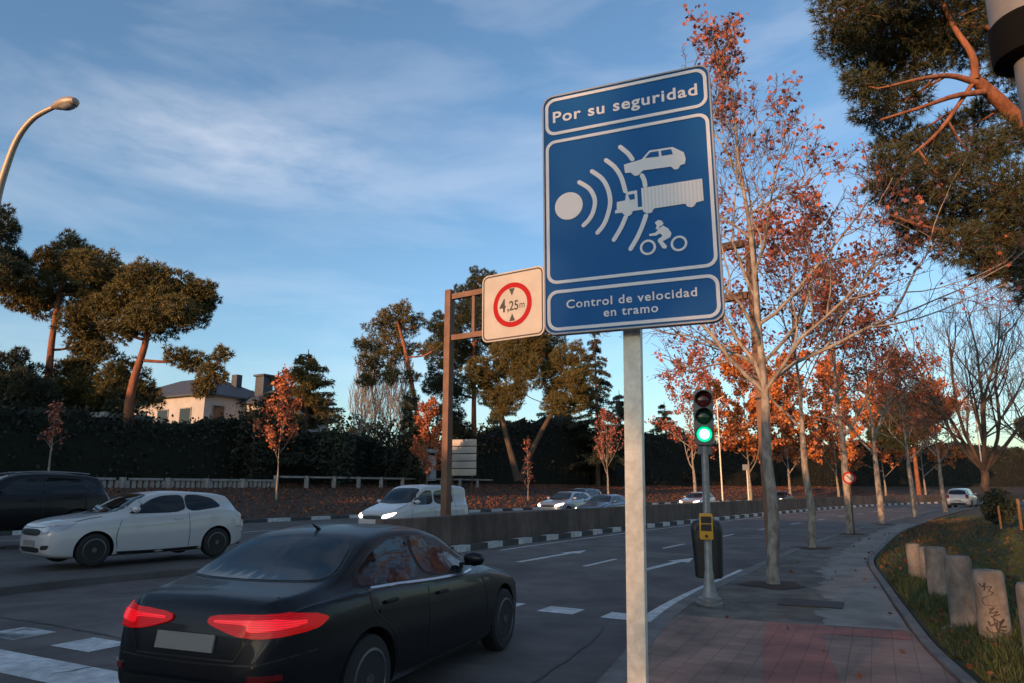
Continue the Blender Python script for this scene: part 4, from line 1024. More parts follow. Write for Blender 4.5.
# big pine over the pavement at top right
def near_pine():
    e = empty('umbrella_pine', (12.9, 14.6, 0.25), 0, 'large pine overhanging the pavement at top right with a glowing orange bough', 'tree')
    O = Vector((12.9, 14.6, 0.25)); q = random.Random(121); rng = np.random.default_rng(121)
    mb = MB()
    mb.tube([Vector((0, 0, -.4)), Vector((0.05, 0, 3)), Vector((0, .1, 6.5)), Vector((.3, .1, 9.5)), Vector((.7, 0, 12.5)), Vector((.9, 0, 15.5))], [.42, .36, .31, .26, .18, .08], 14)
    def br(L_, Y, r0, r1):
        P = [at(px, py, y) - O for px, py, y in L_]; P = [Vector(p) for p in catmull([tuple(p) for p in P], 5)]
        mb.tube(P, [r0 + (r1 - r0) * i / (len(P) - 1) for i in range(len(P))], 10, cap=False); return P
    bs = [br([(1090, 190, 14.5), (1055, 158, 14.2), (1020, 122, 13.9), (996, 98, 13.7), (975, 80, 13.5)], 0, .19, .125),
          br([(977, 83, 13.5), (952, 76, 13.3), (925, 78, 13.0), (890, 86, 12.8)], 0, .075, .02),
          br([(984, 92, 13.55), (955, 96, 13.3), (922, 107, 13.0), (880, 120, 12.9)], 0, .07, .02),
          br([(975, 80, 13.5), (972, 55, 13.5), (950, 20, 13.6), (930, -30, 13.8)], 0, .09, .03),
          br([(1100, 230, 14.5), (1020, 238, 14.0), (940, 230, 13.6), (890, 215, 13.4)], 0, .09, .02),
          br([(1090, 60, 14.6), (1000, 30, 14.6), (900, 20, 14.4), (850, 20, 14.2)], 0, .1, .02),
          br([(1100, 240, 14.5), (1040, 262, 14.0), (1000, 275, 13.8)], 0, .06, .02),
          br([(975, 80, 13.5), (940, 130, 13.4), (905, 160, 13.3), (880, 180, 13.2)], 0, .05, .015)]
    CL = [(848, 12, .75), (880, 30, .9), (845, 42, .6), (868, 62, .7), (905, 20, .95), (940, 25, .95), (890, 75, .75), (862, 85, .45), (872, 112, .5), (905, 100, .55), (920, 55, .8), (960, 45, .7), (985, 20, .9), (1010, 60, .8),
          (895, 140, .55), (890, 168, .5), (925, 150, .55), (955, 130, .55), (915, 190, .65), (885, 190, .4), (945, 180, .7), (975, 160, .7), (1005, 140, .6), (1015, 190, .75), (985, 205, .75), (950, 215, .6), (920, 232, .5),
          (960, 245, .55), (995, 240, .65), (1020, 235, .7), (1015, 268, .5), (985, 268, .35), (905, 215, .35), (1045, 40, 1.2), (1050, 110, 1.2), (1060, 200, 1.1), (1050, 260, .8), (840, -20, .9), (890, -30, 1.1), (950, -40, 1.2), (1010, -30, 1.3), (1070, -20, 1.4), (1120, 60, 1.6), (1140, 160, 1.5), (980, 110, .35), (1040, 290, .45)]
    PP = []; DD = []
    for px, py, r in CL:
        c = at(px, py, 13.9 + q.uniform(-1.1, 1.5)) - O
        n = int(520 * r ** 2 + 60)
        d = rng.normal(size=(n, 3)); d /= np.linalg.norm(d, axis=1)[:, None]
        p = np.array(tuple(c)) + d * (r * rng.uniform(.1, 1.0, n) ** .6)[:, None] * np.array([1, 1, .8])
        PP.append(p); DD.append(d * .8)
        # twigs that carry the tufts
        allp = [b for B in bs for b in B]
        j = min(allp, key=lambda b: (b - c).length)
        mb.tube([j, j.lerp(c, .5) + Vector((0, 0, -.08)), c], [.028, .02, .012], 5, cap=False)
        for k in range(0, n, 9): mb.tube([c, Vector(tuple(p[k]))], [.010, .005], 3, cap=False)
    mb.build('trunk', M['bark_pine'], e, smooth=True, angle=60)
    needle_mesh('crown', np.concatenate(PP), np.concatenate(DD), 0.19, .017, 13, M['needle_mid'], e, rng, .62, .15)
near_pine()

# hedges: a dark core with leaves over its skin -------------------
def hedge(name, path, width, hfun, label, nleaf, size, m=None, cat='hedge', z0=None, seed=1, kind=None):
    """path: list of (x, y, z of the ground); a bumpy wall of leaves"""
    rng = np.random.default_rng(seed); q = random.Random(seed)
    e = empty(name, path[0], 0, label, cat); O = np.array(path[0])
    P = catmull(path, 10); n = len(P)
    mb = MB(); rows = []; m_ = 10
    for i in range(n):
        t = P[min(i + 1, n - 1)] - P[max(i - 1, 0)]; t[2] = 0; t /= np.linalg.norm(t); nn = np.array([-t[1], t[0], 0]); h = hfun(i / (n - 1))
        row = []
        for k in range(m_):
            a = math.pi * k / (m_ - 1)
            ww = math.copysign(abs(math.cos(a)) ** .35, math.cos(a)) * width / 2; hh = math.sin(a) ** .45 * h if math.sin(a) > 1e-6 else -.2
            j = 1 + q.uniform(-.07, .07); row.append(P[i] + nn * ww * j + np.array([0, 0, hh * j]) - O)
        rows.append(row)
    V = [tuple(v) for r in rows for v in r]
    F = [(i * m_ + k, (i + 1) * m_ + k, (i + 1) * m_ + k + 1, i * m_ + k + 1) for i in range(n - 1) for k in range(m_ - 1)] + [tuple(range(m_)), tuple((n - 1) * m_ + k for k in range(m_))]
    mb.add(V, F); mb.build('dark_core', M['hedge_core'], e)  # solid dark core filling the hedge under its leaves
    A = np.array(rows); ii = rng.integers(0, n - 1, nleaf); kk = rng.integers(0, m_ - 1, nleaf); u = rng.random((nleaf, 1)); v = rng.random((nleaf, 1))
    p = (A[ii, kk] * (1 - u) + A[ii + 1, kk] * u) * (1 - v) + (A[ii, kk + 1] * (1 - u) + A[ii + 1, kk + 1] * u) * v
    p += rng.normal(0, .10 + size * .35, p.shape)
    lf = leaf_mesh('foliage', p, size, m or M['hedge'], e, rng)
    return e
def off_path(d, a, b, n=8):
    out = []
    for i in range(n):
        s = a + (b - a) * i / (n - 1); p = kp(s, d); out.append((p[0], p[1], bank_z(d)))
    return out
hedge('hedge', off_path(38.0, -22, 42), 3.0, lambda t: 3.7 - .1 * t + .22 * math.sin(40 * t) + .16 * math.sin(93 * t + 1) + .12 * math.sin(17 * t), 'tall dark hedge behind the stone balustrade on the left', 26000, .24, seed=3)
hedge('hedge', off_path(39.5, 42.5, 74), 2.6, lambda t: 3.0 + 4.2 * smooth(.25, .85, t) + .25 * math.sin(31 * t) + .2 * math.sin(57 * t), 'lower dark hedge under the pines behind the row of white boards', 12000, .26, seed=4)
hedge('hedge', off_path(38.5, 74.5, 175, 12), 4.0, lambda t: 6.0 + 2.0 * t + .5 * math.sin(25 * t), 'long dark green hedge behind the orange trees', 26000, .34, seed=5)
hedge('bush', [(21, 24.5, .4), (22.2, 25.4, .4), (23.4, 25.9, .4)], 1.4, lambda t: 1.0, 'low dark bush on the lawn at the right edge', 1500, .12, cat='bush', seed=6)
for i, (x, y, r_, lab) in enumerate([(50, 88, 7, 'dark round tree mass right of the far road'), (60, 74, 7.5, 'dark pine crown behind the bare trees at the right edge')]):
    o = (x, y, .5)
    pine('stone_pine', o, 130 + i, lab, [(0, 0, -.3), (0, 0, 5), (0, 0, 8)], .3, [(rnd.uniform(-3, 3), rnd.uniform(-3, 3), 8.5 + rnd.uniform(-1.5, 3), 2.2) for _ in range(9)], 'dark trees beyond the lawn', M['needle_dark'], tuft=.6, width=.12)
# woodland seen at the far end of the road
for i, (px, Y, h_, r_, lab) in enumerate([(28, 41, 5.4, 1.6, 'dark rounded shrub rising over the hedge at the far left'), (118, 44, 5.6, 1.5, 'dark shrub behind the hedge under the leaning stone pine'),
        (250, 47, 5.6, 1.7, 'dark shrub over the hedge at the right end of the villa'), (332, 52, 5.0, 1.6, 'dark shrub over the hedge right of the layered cedar'), (385, 57, 5.2, 1.8, 'dark shrub over the hedge below the bare poplars')]):
    f = foot(px, Y); e = empty('shrub', f, 0, lab, 'shrub', 'shrubs over the hedge'); rg = np.random.default_rng(300 + i)
    q_ = rg.normal(size=(1700, 3)); q_ /= np.linalg.norm(q_, axis=1)[:, None]
    bumpy = 1 + .25 * np.sin(q_[:, :1] * 7 + i) * np.cos(q_[:, 1:2] * 6)
    q_ = q_ * bumpy * rg.uniform(.5, 1.05, (1700, 1)) * np.array([r_, r_, h_ * .5]) + np.array([0, 0, h_ * .52])
    leaf_mesh('foliage', q_, .24, M['needle_dark'] if i % 2 else M['hedge'], e, rg)
    MB().tube([(0, 0, -.2), (0.05, 0, h_ * .7)], [.12, .05], 7).build('stem', M['bark_dark'], e)
cedar('cedar_tree', 556, 98, 115, 'broad dark conifer closing the gap behind the wide stone pine', 14.5, 15, 5.0, M['needle_dark'], .15, .06)
cedar('cedar_tree', 500, 96, 116, 'dark conifer between the two diverging pine trunks', 12.5, 14, 4.2, M['needle_dark'], .15, .06)
cedar('cedar_tree', 622, 100, 117, 'dark conifer behind the big sign post', 13.0, 14, 5.0, M['needle_dark'], .15, .06)
cedar('cedar_tree', 668, 104, 118, 'dark conifer left of the traffic light behind the red tree', 12.0, 14, 4.6, M['needle_dark'], .15, .06)
rng = np.random.default_rng(9); PP = []
for k in range(150):
    s = rng.uniform(60, 230); d = rng.uniform(46, 95) if rng.random() < .75 else rng.uniform(-60, -32)
    if d < 0: s = rng.uniform(95, 230)
    p = kp(s, d); zb = bank_z(d) if d > 0 else .5; h = rng.uniform(4.5, 8.5); r = rng.uniform(2.2, 3.6)
    q_ = rng.normal(size=(260, 3)); q_ /= np.linalg.norm(q_, axis=1)[:, None]
    PP.append(np.array([p[0], p[1], zb + h * .52]) + q_ * np.array([r, r, h * .52]) * rng.uniform(.7, 1, (260, 1)))
PP = np.concatenate(PP)
wo = leaf_mesh('woodland', PP, .75, M['hedge'], None, rng); tag(wo, 'dark far woodland closing the end of the road', 'woodland', kind='stuff')

# staked bush and grass
sb = empty('staked_bush', (18.0, 26.6, .38), 0, 'small dark bush held by two wooden stakes on the lawn', 'bush')
q_ = rng.normal(size=(1500, 3)); q_ /= np.linalg.norm(q_, axis=1)[:, None]; q_ = q_ * rng.uniform(.4, 1, (1500, 1)) * np.array([.62, .6, .68]) + np.array([0, 0, .72])
leaf_mesh('foliage', q_, .14, M['needle_dark'], sb, rng)
mb = MB(); mb.tube([(0, 0, -.1), (0, 0, .9)], .035, 6); mb.build('stem', M['bark_dark'], sb)
MB().box((.42, -.45, .45), (.07, .07, 1.1), .2).build('stake', M['wood'], sb, bevel=.008)
MB().box((-.35, -.5, .35), (.05, .05, .8), .2).build('stake', M['wood'], sb, bevel=.008)
def lawn_z(x, y):
    s = nearest_s(x, y); d = (x - kpos(s)[0]) * knl(s)[0] + (y - kpos(s)[1]) * knl(s)[1]
    w = pw(s); return float(np.interp(d, [-30, -16, -9, -w - 1.2, -w - .15], [.5, .42, .3, .17, .12])), d, w
PP = []; tries = 0
while len(PP) < 9000:
    u = rng.random() ** 1.7; Y = 5.5 + 36 * u; px = rng.uniform(860, 1090)
    v = at(px, 600, 10); x = v.x / 10 * Y; y = Y
    z, d, w = lawn_z(x, y)
    if d < -w - .2: PP.append((x, y, z))
PP = np.array(PP); n1 = len(PP); DD = np.tile(np.array([0, 0, .8]), (n1, 1))
dist = PP[:, 1]
gr = needle_mesh('grass', PP, DD, .095, .011, 10, M['grass'], None, rng, .5, .3); tag(gr, 'dark short grass covering the lawn beside the path', 'grass', kind='stuff')
# fallen leaves: on the lawn edge, on the pavement and over the far bank
PL = []
for k in range(2600):
    s = rng.uniform(4, 45); d = -pw(s) - .2 - abs(rng.normal(0, 1.6)); p = kp(s, d); z, _, _ = lawn_z(p[0], p[1]); PL.append((p[0], p[1], z + .04))
for k in range(45):
    s = rng.uniform(5, 40); d = -pw(s) * rng.random() ** .35; p = kp(s, d); PL.append((p[0], p[1], .135))
lo = leaf_mesh('fallen_leaves', np.array(PL), .062, M['litter'], None, rng, shape=STAR[::2]); tag(lo, 'scattered orange leaves on the lawn and path', 'leaves', kind='stuff')
PL = []
for k in range(17000):
    s = rng.uniform(-8, 120); d = rng.uniform(DL + .3, 37.5); p = kp(s, d); PL.append((p[0], p[1], bank_z(d) + .04))
lo = leaf_mesh('leaf_litter', np.array(PL), .17, M['litter'], None, rng); tag(lo, 'brown leaf litter covering the far bank', 'leaves', kind='stuff')
# weeds round the bollards
PP = []
for c in [(6.1, 11.3), (6.7, 12.0), (6.95, 12.7), (5.5, 8.5), (5.4, 7.8), (5.9, 10.4), (4.9, 6.6), (4.8,7.2)]:
    k = rng.normal(0, .3, (120, 2)); k += np.array(c)
    for a in k:
        z, d, w = lawn_z(*a)
        if d < -w - .2: PP.append((a[0], a[1], z))
PP = np.array(PP); wd = needle_mesh('weeds', PP, np.tile(np.array([0, 0, .6]), (len(PP), 1)), .17, .016, 8, M['grass'], None, rng, .55, .2); tag(wd, 'taller green weeds round the concrete bollards', 'weeds', kind='stuff')

# ------------------------------------------------------------------ balustrade, boards, house
def balustrade():
    e = empty('balustrade', (*kp(0, 34.0), bank_z(34.0)), 0, 'low weathered stone balustrade along the top of the leafy bank', 'fence')
    O = Vector(e.location); panel = MB()
    s = -8.0; k = 0
    while s < 52:
        gap = 26 < s < 28.5
        a = kpt(s, 34, bank_z(34)) - O; b = kpt(s + 2.2, 34, bank_z(34)) - O
        rz = math.atan2((b - a).y, (b - a).x); c = (a + b) / 2; hz = .0 if s < 30 else .25
        MB_ = MB(); MB_.box((a.x, a.y, a.z + .15 + hz / 2), (.26, .28, .8 + hz)); MB_.build('pillar', M['stone'], e, bevel=.02)
        MB().box((c.x, c.y, c.z + .46 + hz), (1.90, .22, .13), rz).build('rail', M['stone'], e, bevel=.02)
        if s < 30:
            for j in range(7):
                p = a.lerp(b, (j + .8) / 7.6); panel.box((p.x, p.y, p.z + .16), (.22, .10, .45), rz + .12)
        s += 2.2; k += 1
    panel.build('slabs', M['stone'], e)['kind'] = 'stuff'
balustrade()
f = foot(462, 56)
bd = empty('direction_board', f, R_(-18), 'stack of five pale horizontal boards on two posts behind the van', 'sign')
zb = at(462, 476, 56).z - f[2]; zt = at(462, 439, 56).z - f[2]; bw_ = 2.35
for i in range(5):
    z = zb + (zt - zb) * (i + .5) / 5
    MB().box((0, 0, z), (bw_, .05, (zt - zb) / 5 - .07)).build('board', M['sign_cream'], bd, bevel=.01)
for x in (-.8, .8): MB().box((x, .08, zt / 2), (.09, .09, zt + .1)).build('post', M['bark_dark'], bd)

def house():
    v = at(202, 430, 66); e = empty('house', (v.x, 66, 4.0), R_(-29), 'pale villa with grey slate hipped roof and chimneys behind the hedge', 'house')
    H = 6.4; wx, wy = 14.5, 9.0     # nearest corner at the origin: one wall runs along -X, the other along +Y
    MB().box((-wx / 2, wy / 2, H / 2 - .5), (wx, wy, H + 1)).build('wall', M['stucco'], e)
    MB().box((3.6, wy * .75, H / 2 - .7), (7.2, wy * .5, H + .4)).build('wing_wall', M['stucco'], e)
    rf = MB()
    def hip(x0, x1, y0, y1, z, h, ov=.55):
        x0 -= ov; x1 += ov; y0 -= ov; y1 += ov; d = min(x1 - x0, y1 - y0) / 2
        if x1 - x0 > y1 - y0: r = [(x0 + d, (y0 + y1) / 2), (x1 - d, (y0 + y1) / 2)]
        else: r = [((x0 + x1) / 2, y0 + d), ((x0 + x1) / 2, y1 - d)]
        vs = [(x0, y0, z), (x1, y0, z), (x1, y1, z), (x0, y1, z), (x0, y0, z - .16), (x1, y0, z - .16), (x1, y1, z - .16), (x0, y1, z - .16), (*r[0], z + h), (*r[1], z + h)]
        if x1 - x0 > y1 - y0: fs = [(0, 1, 9, 8), (1, 2, 9), (2, 3, 8, 9), (3, 0, 8)]
        else: fs = [(0, 1, 8), (1, 2, 9, 8), (2, 3, 9), (3, 0, 8, 9)]
        fs += [(0, 4, 5, 1), (1, 5, 6, 2), (2, 6, 7, 3), (3, 7, 4, 0), (4, 7, 6, 5)]
        rf.add(vs, fs)
    hip(-wx, 0, 0, wy, H + .16, 2.5); hip(.4, 7.2, wy * .5, wy, H - .3, 1.7)
    r = rf.build('roof', M['slate'], e)
    for x, y, h in ((-2.6, 5.6, 2.9), (-9.2, 5.0, 2.6)):
        MB().box((x, y, H + h / 2), (.8, .7, h)).build('chimney', M['slate'], r, bevel=.03)
    def win(x, y, z, w, h, side):
        d = (w, .16, h) if side == 'f' else (.16, w, h)
        fr = MB().box((x, y, z), d).build('window', M['stone'], e)
        d2 = (w - .2, .2, h - .2) if side == 'f' else (.2, w - .2, h - .2)
        MB().box((x, y, z), d2).build('pane', M['window'], fr)
    for x in (-2.6, -6.0, -9.4): win(x, 0, H - 1.9, 1.7, 1.7, 'f')
    for y in (1.6, ): win(0, y, H - 2.0, 1.4, 2.4, 's')
    for x in (-3.0, -7.5): win(x, 0, 1.4, 1.3, 1.7, 'f')
    win(7.2, 6.6, H - 2.2, 1.1, 1.5, 's')
    # a second, taller dark chimney stack of the neighbour
house()
v = at(263, 400, 72); ch = empty('chimney_stack', (v.x, 72, 5.0), R_(-30), 'dark square chimney stack standing right of the villa', 'chimney')
hz = at(263, 377, 72).z - 5.0
MB().box((0, 0, hz / 2), (1.25, 1.25, hz)).build('stack', M['slate'], ch, bevel=.03); MB().box((0, 0, hz + .1), (1.6, 1.6, .2)).build('cap', M['slate'], ch, bevel=.03)
def shed(px, py, Y, w, label):
    v = at(px, py, Y); z0 = 2.5; e = empty('garden_pavilion', (v.x, Y, z0), R_(-25), label, 'pavilion', 'flat roofed garden pavilions')
    h = v.z - z0
    MB().box((0, 1.5, h / 2 - .3), (w - .8, 2.4, h - .4)).build('wall', M['stucco'], e); MB().box((0, 1.5, h - .15), (w, 3.4, .32)).build('roof', M['stucco'], e, bevel=.02)
shed(92, 413, 43.5, 2.8, 'pale flat roof of a pavilion just above the hedge at left')
shed(24, 424, 43, 4.0, 'pale flat roof edge seen above the hedge at the far left')
shed(402, 449, 62, 4.6, 'pale flat roof edge behind the hedge under the bare poplars')
shed(232, 433, 52, 2.8, 'small pale flat roof just above the hedge below the villa')

# round road sign beside the third tree, thin far poles
def round_sign(px, Y, label):
    v = at(px, 478, Y); e = empty('round_road_sign', (v.x, Y, .12), R_(-25), label, 'road sign')
    h = v.z - .12
    MB().tube([(0, 0, 0), (0, 0, h + .3)], .028, 10).build('post', M['bark_dark'], e)
    MB().prism(cir(.215), Matrix.Translation((0, -.06, h)), .02).build('disc', M['sign_cream'], e)
    b = MB(); ring(b, cir(.225), cir(.155), Matrix.Translation((0, -.07, h)), .012); b.build('red_ring', M['sign_red'], e)
    b = MB(); b.prism([(-.09, .08), (-.05, .10), (.09, -.06), (.05, -.09)], Matrix.Translation((0, -.064, h)), .003); b.build('mark', M['sign_black'], e)
round_sign(849, 26.0, 'small round red-rimmed road sign against the third plane tree')
for i, (px, Y, h, lab) in enumerate([(722, 60, 9.0, 'slim pale lamp column right of the traffic light'), (748, 62, 3.6, 'short thin grey post with a small plate beside the orange trees'), (985, 64, 8.0, 'thin grey column behind the distant white car')]):
    f = foot(px, Y); e = empty('slim_post', f, 0, lab, 'post', 'thin posts on the far bank')
    MB().tube([(0, 0, -.2), (0, 0, h)], [.07, .045], 10).build('shaft', M['galv'], e)
    if i == 1: MB().box((-.15, -.05, h - .25), (.45, .03, .5)).build('plate', M['sign_back'], e)
    else: MB().tube([(0, 0, h), (.5, -.5, h + .3)], [.045, .03], 8).build('arm', M['galv'], e)

# street lamp on the median
hp = at(64, 103, 13.2); bp_ = Vector((-10.95, 13.7, 0.17))
sl = empty('street_lamp', bp_, 0, 'tall curved-arm street lamp on the median at upper left', 'street lamp')
P = [at(-14, 260, 13.7), at(-3, 200, 13.6), at(6, 168, 13.5), at(18, 138, 13.4), at(34, 118, 13.3), at(54, 107, 13.2)]
P = [Vector((0, 0, 0)), Vector((0, 0, 3.5))] + [p - bp_ for p in P]
P = [Vector(p) for p in catmull([tuple(p) for p in P], 6)]
MB().tube(P, [.10 - .055 * i / len(P) for i in range(len(P))], 14).build('pole', M['lamp_metal'], sl, smooth=True)
hv = at(53, 107, 13.2) - bp_; hv2 = at(77, 101, 13.0) - bp_
ax_ = (hv2 - hv); ln_ = ax_.length; T = Matrix.Translation(hv) @ ax_.to_track_quat('Y', 'Z').to_matrix().to_4x4()
lh = MB(); lh.lathe([(.045, -.02), (.07, .04), (.12, ln_ * .3), (.155, ln_ * .55), (.14, ln_ * .8), (.09, ln_ * .95), (.02, ln_ * 1.0)], segs=20, axis='Y', M=T @ Matrix.Scale(.8, 4, Vector((0, 0, 1))))
lh.build('lamp_head', M['lamp_metal'], sl, smooth=True)
ls_ = MB(); ls_.lathe([(.02, ln_ * .38), (.11, ln_ * .46), (.125, ln_ * .62), (.11, ln_ * .8), (.03, ln_ * .93)], (0, 0, -.055), 18, axis='Y', M=T @ Matrix.Scale(.8, 4, Vector((0, 0, 1))))
ls_.build('lamp_cover', M['lens'], sl, smooth=True)

# ------------------------------------------------------------------ vehicles
def pchip(xs, ys, x):
    xs = np.asarray(xs, float); ys = np.asarray(ys, float); h = np.diff(xs); d = np.diff(ys) / h; n = len(xs); m = np.zeros(n)
    m[0] = d[0]; m[-1] = d[-1]
    for i in range(1, n - 1):
        if d[i - 1] * d[i] > 0:
            w1 = 2 * h[i] + h[i - 1]; w2 = h[i] + 2 * h[i - 1]; m[i] = (w1 + w2) / (w1 / d[i - 1] + w2 / d[i])
    x = np.clip(x, xs[0], xs[-1]); i = np.clip(np.searchsorted(xs, x) - 1, 0, n - 2); t = (x - xs[i]) / h[i]
    return ((1 + 2 * t) * (1 - t) ** 2 * ys[i] + t * (1 - t) ** 2 * h[i] * m[i] + t * t * (3 - 2 * t) * ys[i + 1] + t * t * (t - 1) * h[i] * m[i + 1])
def P_(L_): return [a for a, b in L_], [b for a, b in L_]
SEDAN = dict(L=4.60, wb=(.90, 3.62), r=.325,
  top=[(0, .56), (.04, .66), (.14, .73), (.5, .82), (1.15, .94), (1.42, .995), (2.08, 1.325), (2.4, 1.395), (2.8, 1.41), (3.2, 1.375), (3.98, 1.06), (4.15, 1.03), (4.44, .985), (4.52, .92), (4.57, .78), (4.6, .62)],
  belt=[(0, .5), (.15, .64), (.6, .74), (1.4, .87), (2.5, .91), (3.6, .955), (4.2, .94), (4.45, .88), (4.6, .54)],
  zb=[(0, .44), (.06, .29), (.2, .21), (.6, .18), (4, .2), (4.42, .27), (4.54, .36), (4.6, .46)],
  w=[(0, .42), (.04, .57), (.12, .69), (.3, .79), (.8, .885), (1.6, .905), (3.4, .905), (4.05, .875), (4.35, .80), (4.5, .71), (4.57, .62), (4.6, .50)], roofw=.58)
HATCH = dict(L=4.30, wb=(.86, 3.50), r=.32,
  top=[(0, .64), (.03, .75), (.10, .82), (.4, .915), (.95, 1.0), (1.15, 1.03), (1.9, 1.385), (2.25, 1.455), (2.6, 1.47), (3.2, 1.445), (3.78, 1.37), (3.86, 1.30), (4.08, 1.02), (4.2, .94), (4.27, .78), (4.3, .60)],
  belt=[(0, .58), (.15, .74), (.6, .84), (1.3, .92), (2.5, .97), (3.5, 1.05), (4.05, .98), (4.2, .86), (4.3, .54)],
  zb=[(0, .42), (.05, .27), (.2, .20), (.6, .17), (3.8, .19), (4.15, .27), (4.25, .36), (4.3, .46)],
  w=[(0, .44), (.03, .58), (.10, .70), (.28, .80), (.75, .88), (1.6, .89), (3.4, .89), (3.85, .86), (4.08, .80), (4.22, .72), (4.28, .64), (4.3, .54)], roofw=.57)
SUV = dict(L=4.55, wb=(.9, 3.62), r=.36,
  top=[(0, .72), (.03, .86), (.10, .95), (.4, 1.06), (1.05, 1.15), (1.25, 1.2), (1.95, 1.62), (2.3, 1.70), (2.8, 1.72), (3.6, 1.69), (4.12, 1.62), (4.2, 1.55), (4.40, 1.18), (4.48, 1.08), (4.53, .9), (4.55, .7)],
  belt=[(0, .66), (.15, .84), (.6, .98), (1.4, 1.06), (2.5, 1.10), (3.7, 1.16), (4.3, 1.12), (4.45, 1.0), (4.55, .64)],
  zb=[(0, .48), (.05, .36), (.2, .27), (.6, .24), (4, .26), (4.4, .34), (4.5, .42), (4.55, .52)],
  w=[(0, .5), (.03, .64), (.10, .75), (.28, .85), (.8, .92), (1.6, .93), (3.6, .93), (4.1, .90), (4.38, .84), (4.48, .77), (4.53, .68), (4.55, .58)], roofw=.64)
VAN = dict(L=4.35, wb=(.88, 3.55), r=.32,
  top=[(0, .66), (.03, .78), (.10, .87), (.4, 1.0), (.85, 1.13), (1.0, 1.18), (1.62, 1.66), (1.9, 1.79), (2.3, 1.83), (3.4, 1.82), (4.1, 1.78), (4.22, 1.70), (4.29, 1.2), (4.32, 1.0), (4.34, .8), (4.35, .6)],
  belt=[(0, .6), (.15, .8), (.6, .92), (1.1, 1.04), (2.5, 1.08), (3.9, 1.1), (4.2, 1.08), (4.3, .95), (4.35, .56)],
  zb=[(0, .44), (.05, .30), (.2, .22), (.6, .2), (3.8, .22), (4.2, .28), (4.3, .34), (4.35, .44)],
  w=[(0, .5), (.03, .64), (.10, .75), (.28, .84), (.75, .905), (1.6, .915), (3.9, .915), (4.2, .89), (4.29, .85), (4.33, .78), (4.35, .7)], roofw=.70)

def body_mesh(P, nst=76):
    L_ = P['L']; f = {k: P_(P[k]) for k in ('top', 'belt', 'zb', 'w')}
    ts = np.unique(np.round(np.r_[[p[0] for p in P['top']], [p[0] for p in P['w']], np.linspace(0, L_, nst), L_ * (1 - np.cos(np.linspace(0, math.pi, 26))) / 2], 3))
    keep = [ts[0]]
    for t in ts[1:]:
        if t - keep[-1] > .012: keep.append(t)
    keep[-1] = L_; ts = np.array(keep)
    rings = []
    for t in ts:
        top = float(pchip(*f['top'], t)); w = float(pchip(*f['w'], t)); zb = float(pchip(*f['zb'], t)); b = min(float(pchip(*f['belt'], t)), top - .035)
        g_ = top - b; k = min(1.0, max(0.0, (g_ - .05) / .42))
        wr = w * (.80 * (1 - k)) + P['roofw'] * (w / .9) * k
        hb = b - zb
        pts = [(0, zb), (w * .80, zb), (w * .93, zb + .03), (w * .975, zb + .13 * hb + .02), (w * 1.0, zb + .48 * hb), (w * .992, zb + .72 * hb), (w * .982, zb + .86 * hb), (w * .955, b),
               (w * .915 * (1 - k) + (w * .905) * k, b + .10 * g_), (wr * .5 + w * .86 * .5 * k + wr * .5 * (1 - k) + (w * .06 * (1 - k)), b + .52 * g_), (wr + .015 * k, b + g_ * (.86)), (wr * .90, b + g_ * .955), (wr * .55, top + .004), (0, top + .012)]
        C = catmull(pts[1:], 3); C = np.vstack([[pts[0]], C])
        rings.append([(x, L_ / 2 - t, z) for x, z in C] + [(-x, L_ / 2 - t, z) for x, z in C[-2:0:-1]])
    n = len(rings[0]); V = [p for r in rings for p in r]
    F = [(i * n + k, (i + 1) * n + k, (i + 1) * n + (k + 1) % n, i * n + (k + 1) % n) for i in range(len(rings) - 1) for k in range(n)]
    F += [tuple(range(n)), tuple((len(rings) - 1) * n + k for k in range(n))[::-1]]
    return V, F
